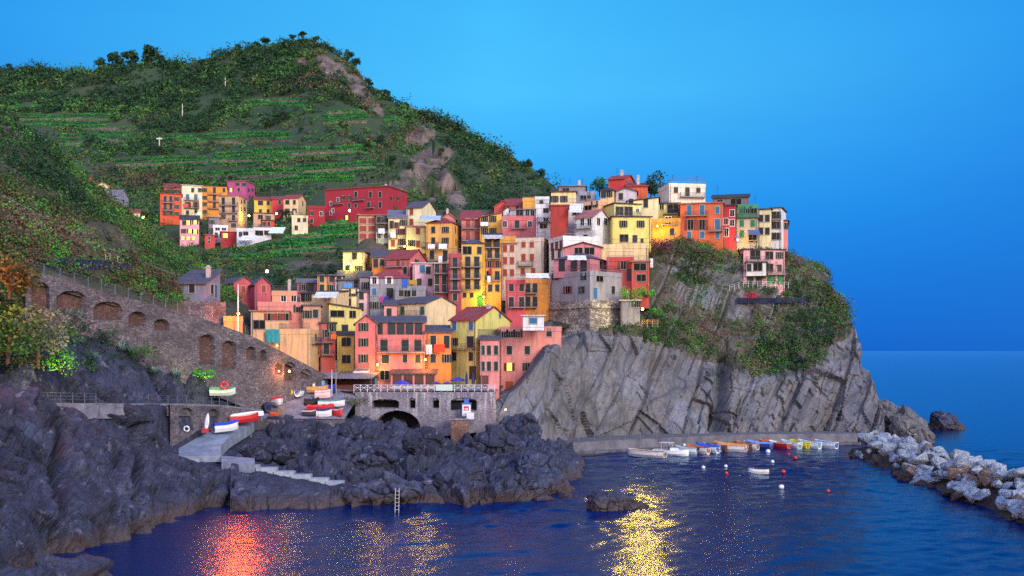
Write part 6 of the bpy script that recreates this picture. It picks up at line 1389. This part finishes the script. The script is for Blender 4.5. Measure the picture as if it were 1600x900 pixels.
# ================================================================ cloth, awnings, umbrellas
def cloth(label, px, py, wpx, hpx, D, c, name='laundry', cat='laundry', group=None):
    s_ = D / F; w_, h_ = wpx * s_, hpx * s_; m = MB(); n, k = 10, 5; g = []
    for j in range(k + 1): g.append([(w_ * (i / n - .5), -.06 * math.sin(i * 1.9 + px) * (j / k), -h_ * j / k * (1 + .06 * math.sin(i * 1.3 + py))) for i in range(n + 1)])
    for y0 in (0, .025):
        for j in range(k):
            for i in range(n): q4 = [g[j][i], g[j][i + 1], g[j + 1][i + 1], g[j + 1][i]]; q4 = [(a, b_ + y0, z) for a, b_, z in q4]; m.face(q4 if y0 == 0 else list(reversed(q4)))
    o = m.build(name, plain(c, .85)); o.location = P(px, py - hpx / 2, D); tag(o, label, cat, group); return o
cloth('white washing on the left balcony of the golden house', 674, 385, 11, 7, 221, '#dcdcdf'); cloth('white washing on the right balcony of the golden house', 692, 385, 13, 8, 221, '#e0dfe2'); cloth('white sheet hanging low on the golden house', 688, 405, 6, 10, 221, '#dcdce0'); cloth('dark towel beside the white sheet on the golden house', 695, 404, 7, 9, 221.2, '#23222e')
cloth('white washing on the mustard yellow house balcony', 757, 350, 12, 6, 222.6, '#e0e0e2'); cloth('white washing under the grey green house windows', 596, 361, 10, 8, 230, '#d8dadc'); cloth('white washing on the pale yellow house balcony', 614, 367, 8, 9, 228.6, '#d5d5da')
cloth('sky blue cloth over the cream terrace rail', 544, 446, 13, 7, 197, '#4f8fd0'); cloth('magenta towel hanging at the grey red roofed house', 597, 468, 6, 10, 197, '#c0468c'); cloth('violet blue towel beside the magenta one', 604, 467, 6, 8, 197, '#4a48a8')
cloth('bright red orange sheet hung across the small orange house', 686.5, 544, 17, 12, 169.8, '#e03a1c'); cloth('white sheet left of the red orange one', 670, 546, 10, 15, 169.8, '#d4d0d4'); cloth('orange cloth over the coral red house balcony', 521, 526, 9, 8, 174.6, '#e2682a')
cloth('turquoise curtain closing the opening under the tan garage house', 426, 525, 21, 21, 169.2, '#2a8a98', 'curtain', 'curtain'); cloth('blue tarpaulin on the grey wing terrace', 632, 442, 9, 13, 193.4, '#2a5cb0', 'tarpaulin', 'tarpaulin'); cloth('mustard tarpaulin beside the blue one', 645, 441, 12, 7, 193.4, '#a8842a', 'tarpaulin', 'tarpaulin')
cloth('red towel below the amber house windows', 766, 424, 5, 9, 202.3, '#b02830'); cloth('white towel on the amber house balcony', 764, 436, 5, 10, 201.8, '#d8d4d8'); cloth('red towels on the ivory block balcony', 290, 321, 9, 5, 332.6, '#c84848'); cloth('white closed parasol like cloth right of the brick red house', 1018, 411, 5, 14, 190, '#cfd0d4', 'folded_parasol', 'parasol')
def canopy(label, x0, x1, yb, yf, D, depth, c, posts=True, name='awning', cat='awning', th=.05):
    a, b_ = P(x0, yb, D), P(x1, yb, D); zf = H + (HY - yf) * (D - depth) / F; R = empty(name, (a.x, a.y, a.z)); tag(R, label, cat); m = MB(); L = b_.x - a.x; n = 8; dz = zf - a.z
    rows_ = []
    for j in range(4):
        v = j / 3; rows_.append([(L * i / n, -depth * v, dz * v - .10 * math.sin(math.pi * v) + .05 * math.sin(i * 2.3) * v) for i in range(n + 1)])
    for dz_ in (0, -th):
        for j in range(3):
            for i in range(n): q4 = [rows_[j][i], rows_[j + 1][i], rows_[j + 1][i + 1], rows_[j][i + 1]]; q4 = [(x, y, z + dz_) for x, y, z in q4]; m.face(q4 if dz_ == 0 else list(reversed(q4)))
    for i in range(n): x0_, x1_ = L * i / n, L * (i + 1) / n; m.face([(x0_, -depth, rows_[3][i][2]), (x0_, -depth, rows_[3][i][2] - .28), (x1_, -depth, rows_[3][i + 1][2] - .28), (x1_, -depth, rows_[3][i + 1][2])])
    m.build('fabric', plain(c, .8, 0, .3), R)
    f_ = MB()
    for x in (.04, L - .04): f_.bar((x, 0, 0), (x, -depth, dz - .06), .03); 
    if posts:
        for x in (.05, L - .05): f_.bar((x, -depth + .05, dz - .1), (x, -depth + .05, dz - 2.4), .04)
    f_.build('frame', plain('#6a6870', .5), R); return R
canopy('white awning over the corner terrace of the orange ochre house', 821, 858, 427, 432, 187, 1.6, '#d8d4d6'); canopy('white awning with folds on the cream canopy house terrace', 494, 530, 456, 463, 187, 2.6, '#d5d2d0'); canopy('big white canopy on the terrace of the upper village', 424, 447, 355, 363, 309, 4.0, '#c8dce0'); canopy('white tent roof among the white terraced houses of the upper village', 378, 402, 368, 374, 303, 3.0, '#d2d2dc')
canopy('pale awning above the pink attic terrace', 886, 916, 399, 404, 188, 1.4, '#d2d0d6', False); canopy('blue grey awning on the grey beige house', 1168, 1186, 359, 365, 207.6, 1.3, '#4a5a86', False); canopy('small white awning on the tall pink gabled house', 554, 578, 576, 581, 168.2, 1.2, '#d8ccc4', False); canopy('pale blue awning roof behind the golden house', 657, 690, 337, 342, 226, 3.5, '#a4b6c4'); canopy('grey awning over the amber house loggia', 755, 786, 367, 371, 202.6, 1.2, '#b4b0b4', False); canopy('pink grey awning on the stone house terrace', 275, 318, 440, 447, 158, 2.0, '#8c7484'); canopy('pale awning of the white terrace by the brick red box', 889, 909, 322, 330, 205.5, 1.4, '#c6c8d0', False)
# glazed ground floor with a brown lean-to before the broad pink house
R = empty('restaurant_porch', Pz(612, 166.4, 11.4)); tag(R, 'brown roofed glazed porch of the broad pink house on the piazza', 'porch'); w_ = 7.6; r2 = MB(); r2.prism([(-.3, -.4, 2.5), (w_ + .3, -.4, 2.5), (w_ + .3, 2.4, 3.25), (-.3, 2.4, 3.25)], [(-.3, -.4, 2.68), (w_ + .3, -.4, 2.68), (w_ + .3, 2.4, 3.43), (-.3, 2.4, 3.43)]); r2.build('roof', roofmat('#5a4040'), R)
for i in range(5): m = MB(); x = w_ * i / 4; m.box(x - .16, -.1, 0, x + .16, .2, 2.5); m.build('pillar', plaster('#cc7a70'), R)
m = MB(); m.box(.16, 0, 0, w_ - .16, .1, .55); m.build('sill_wall', plaster('#c8b8b0'), R)
m = MB(); m.box(.16, .04, .55, w_ - .16, .08, 2.48); m.build('glazing', plain('#3a1c1c', .25), R); m = MB()
for i in range(13): x = .2 + (w_ - .4) * i / 12; m.box(x - .03, -.02, .55, x + .03, .04, 2.48)
m.build('mullion', plain('#7a3428', .6), R)
# open restaurant shelter
R = empty('restaurant_shelter', P(468, 607, 164)); tag(R, 'long open restaurant shelter with grey roof and dark brown back', 'shelter'); w_ = 117 * 164 / F
m = MB(); m.prism([(-.3, -.6, 1.75), (w_, -2.6, 1.72), (w_ + .4, 3.2, 2.55), (-.3, 3.2, 2.55)], [(-.3, -.6, 1.87), (w_, -2.6, 1.84), (w_ + .4, 3.2, 2.67), (-.3, 3.2, 2.67)]); m.build('roof', roofmat('#77727e'), R)
m = MB(); m.box(0, 2.9, -.6, w_, 3.1, 2.5); m.build('back_wall', plain('#3c1f24', .8), R)
for x, y in ((.1, -.3), (w_ * .5, -1.2), (w_ - .2, -2.3)): m = MB(); m.box(x - .07, y - .07, -.8, x + .07, y + .07, 1.72 + .1); m.build('post', plain('#5a4038', .7), R)
m = MB(); m.box(1.2, .2, -.3, w_ - 3, .8, .62); m.build('counter', plain('#5a2c28', .7), R)
m = MB(); m.box(0, 0, 0, 1.95, .06, 1.12); o = m.build('blank_panel', plain('#c9bcae', .8)); o.location = P(451.5, 593, 161.5); tag(o, 'cream panel screen at the left end of the restaurant shelter', 'screen')
def umbrella(label, px, D, z, closed, c, s=1.0):
    R = empty('parasol', Pz(px, D, z)); tag(R, label, 'parasol', 'blue parasols on the piazza'); m = MB(); m.bar((0, 0, 0), (0, 0, 2.5 * s), .03, 6); m.build('pole', PALEPOST, R); m = MB(); n = 8
    if closed: m.lathe([(.05, 2.5 * s), (.16, 2.1 * s), (.24, 1.4 * s), (.14, .8 * s)], 10)
    else:
        for i in range(n):
            a, b_ = 2 * math.pi * i / n, 2 * math.pi * (i + 1) / n; r_ = 1.45 * s; p0, p1 = (r_ * math.cos(a), r_ * math.sin(a), 1.85 * s), (r_ * math.cos(b_), r_ * math.sin(b_), 1.85 * s)
            m.face([(0, 0, 2.45 * s), p0, p1]); m.face([(0, 0, 2.43 * s), p1, p0]); m.face([p0, (p0[0], p0[1], 1.68 * s), (p1[0], p1[1], 1.68 * s), p1])
    m.build('canopy', plain(c, .75), R)
umbrella('open royal blue parasol before the glazed porch', 628, 163, 10.6, False, '#2238c0'); umbrella('open dark violet parasol left of the sign board', 681, 163.5, 11.3, False, '#2a2470', .62); umbrella('open violet parasol behind the sign board', 699, 164, 11.3, False, '#34308c', .6); umbrella('large open blue parasol right of the sign board', 715, 165, 11.3, False, '#2238a8', .9)
umbrella('left one of two closed dark blue parasols', 729, 163.5, 11.3, True, '#222468', 1.25); umbrella('right one of two closed dark blue parasols', 739, 163.5, 11.3, True, '#222468', 1.2); umbrella('closed teal parasol at the left end of the piazza', 587, 163, 11.3, True, '#1f7a7c', .85)
def table(label, px, D, c):
    R = empty('table', Pz(px, D, 11.35)); tag(R, label, 'table', 'tables on the piazza'); m = MB(); m.lathe([(.42, .70), (.42, .74)], 14); m.build('table_top', plain(c, .6), R); m = MB(); m.bar((0, 0, 0), (0, 0, .7), .04, 6); m.lathe([(.24, 0), (.24, .03)], 10); m.build('leg', STEEL, R)
for i, px in enumerate((562, 572, 601, 612, 648, 660, 671, 690, 722, 748)): table('small round cafe table on the piazza behind the railing', px, 163.6 + (i % 3) * .9, '#cfd0d4' if i % 2 else '#a8a4a8')
# pedestal kiosk in the right arch
R = empty('kiosk', P(729, 650, 160.2)); tag(R, 'white and blue kiosk with red panel in the right viaduct arch', 'kiosk'); m = MB(); m.box(-.7, -.5, 0, .7, .5, 2.0); m.build('cabin', plain('#cdd2dc', .6), R); m = MB(); m.box(-.82, -.62, 2.0, .82, .62, 2.22); m.box(-.4, -.3, 2.22, .4, .3, 2.9); m.build('roof', plain('#3a5cb0', .5), R)
m = MB(); m.box(-.42, -.54, .95, .42, -.505, 1.65); m.build('panel', plain('#b8303a', .6), R); m = MB(); m.box(-.28, -.56, 1.1, .28, -.542, 1.3); m.build('window', plain('#cfd4e0', .4), R)
m = MB(); m.box(-.6, -.5, -.3, .6, .5, .8); o = m.build('utility_box', WHITE); o.location = P(735, 652, 158.8); tag(o, 'white utility box at the foot of the kiosk', 'box')
R = empty('brick_pier', P(720, 690, 158.5)); tag(R, 'square reddish pier standing below the kiosk', 'pier'); m = MB(); m.box(-1.6, -.8, -.5, 1.2, 1.2, 3.6); m.build('shaft', masonry('ochre_masonry', ['#6a4c44', '#86655a', '#9c7c6c'], 2.0), R); m = MB(); m.box(-1.8, -1.0, 3.6, 1.4, 1.4, 3.85); m.build('cap', M_via, R)
# ================================================================ lamps
def lamp(label, px, py, D, c, watts, r=.16, spot=None, kind='wall_lamp', glowv=60):
    R = empty(kind, P(px, py, D)); tag(R, label, 'lamp'); m = MB(); m.lathe([(.03, -r), (r * .8, -r * .7), (r, 0), (r * .8, r * .7), (.03, r)], 10); m.build('globe', glow(c, glowv), R, smooth=True)
    m = MB(); m.bar((0, .9, .25), (0, 0, r + .08), .03, 5); m.lathe([(r * .9, r * .9), (.04, r * 1.4)], 8); m.build('bracket', plain('#2a2a30', .5), R)
    ld = bpy.data.lights.new('lamplight', 'POINT'); ld.energy = watts * 2.6; ld.color = lin(c); ld.shadow_soft_size = .12; lo = bpy.data.objects.new('lamplight', ld); COL.objects.link(lo); lo.parent = R; lo.location = (0, -.35, -.05)
    if spot:
        sd_ = bpy.data.lights.new('beam', 'SPOT'); sd_.energy = spot * (2.2 if watts == 900 else 1.0 if spot > 20000 else .22); sd_.color = lin('#ff5a12' if watts == 900 else '#ffc040'); sd_.spot_size = rad(28); sd_.spot_blend = .8; sd_.shadow_soft_size = .7; so = bpy.data.objects.new('beam', sd_); COL.objects.link(so); so.parent = R; so.location = (0, -.6, 0)
        tgt = Vector((P(px, py, D).x * .5, 70, 0)) - P(px, py, D); so.rotation_euler = tgt.to_track_quat('-Z', 'Y').to_euler()
    return R
lamp('orange lamp on the tall white mast by the ramp', 372.5, 490, 149, '#ff6a18', 900, .2, 30000, 'street_lamp')
lamp('yellow lamp at the seam of the pink gabled and broad pink houses', 590, 570, 167.2, '#ffb030', 240, .17, 2500)
lamp('yellow lamp between the broad pink and small orange houses', 664.5, 562, 167.5, '#ffa030', 420, .17, 6000)
lamp('strong yellow lamp beside the green door of the tall yellow house', 756, 464, 200.6, '#ffd42a', 420)
lamp('star bright white yellow lamp on the hut beside the stone bastion', 1004, 483, 184.0, '#ffe070', 420, .22, 34000)
lamp('yellow lamp on the amber house wall under the lemon yellow house', 1027, 353, 206.6, '#ffc030', 520)
lamp('warm lamp at the foot of the grey beige house', 1153, 375, 206.6, '#ffc860', 380)
lamp('yellow lamp on the corner of the cream flat roofed house', 545, 412, 214, '#ffe038', 420)
lamp('yellow street lamp at the hamlet wall', 224, 340, 276, '#ffd040', 500, .35, None, 'street_lamp'); lamp('yellow lamp between vermilion house and buff house', 432, 334, 318, '#ffe040', 700, .3); lamp('yellow lamp at the foot of the ivory block', 311, 334, 331, '#ffe048', 700, .3); lamp('lamp at the left foot of the sunny yellow house', 389, 337, 330, '#ffe048', 700, .3); lamp('warm lamp on the long crimson building', 546, 329, 275, '#ffb070', 500, .3)
lamp('orange lamp in the lit arch of the arcade wall', 452, 580, 153.5, '#ffb050', 260); lamp('tiny red lamp left of the lit arch', 436, 580, 153.0, '#ff6040', 60, .12); lamp('orange lamp in the recess below the tan garage house', 433, 540, 166.5, '#ff9030', 160, .12)
lamp('yellow lamp at the foot of the cream brick red shuttered house', 632, 385, 226.5, '#ffd840', 240); lamp('white lamp on the dark slope above the red barns', 417, 424, 200, '#fff0c0', 120, .28, None, 'street_lamp'); lamp('small warm lamp under the salmon house at the cliff foot', 790, 640, 160, '#ffa050', 60, .1)
def flood(label, p, c, watts, up=(0, .15, 1)):
    R = empty('floodlight', p); tag(R, label, 'floodlight'); m = MB(); m.box(-.14, -.1, 0, .14, .1, .22); m.build('housing', plain('#2c2c32', .5), R); m = MB(); m.box(-.12, .102, .02, .12, .11, .2); m.build('lens', glow(c, 40), R)
    ld = bpy.data.lights.new('beam', 'POINT'); ld.energy = watts; ld.color = lin(c); ld.shadow_soft_size = .1; lo = bpy.data.objects.new('beam', ld); COL.objects.link(lo); lo.parent = R; lo.location = (0, .45, .3)
flood('floodlight at the foot of the glowing bush by the lower path', P(96, 582, 108.6), '#ffe85a', 500); flood('floodlight under the glowing bush below the tall arches', P(318, 598, 135.6), '#f4ff6a', 320); flood('orange floodlight aimed at the feathery tree on the left edge', P(20, 440, 99), '#ff6a1e', 6000)
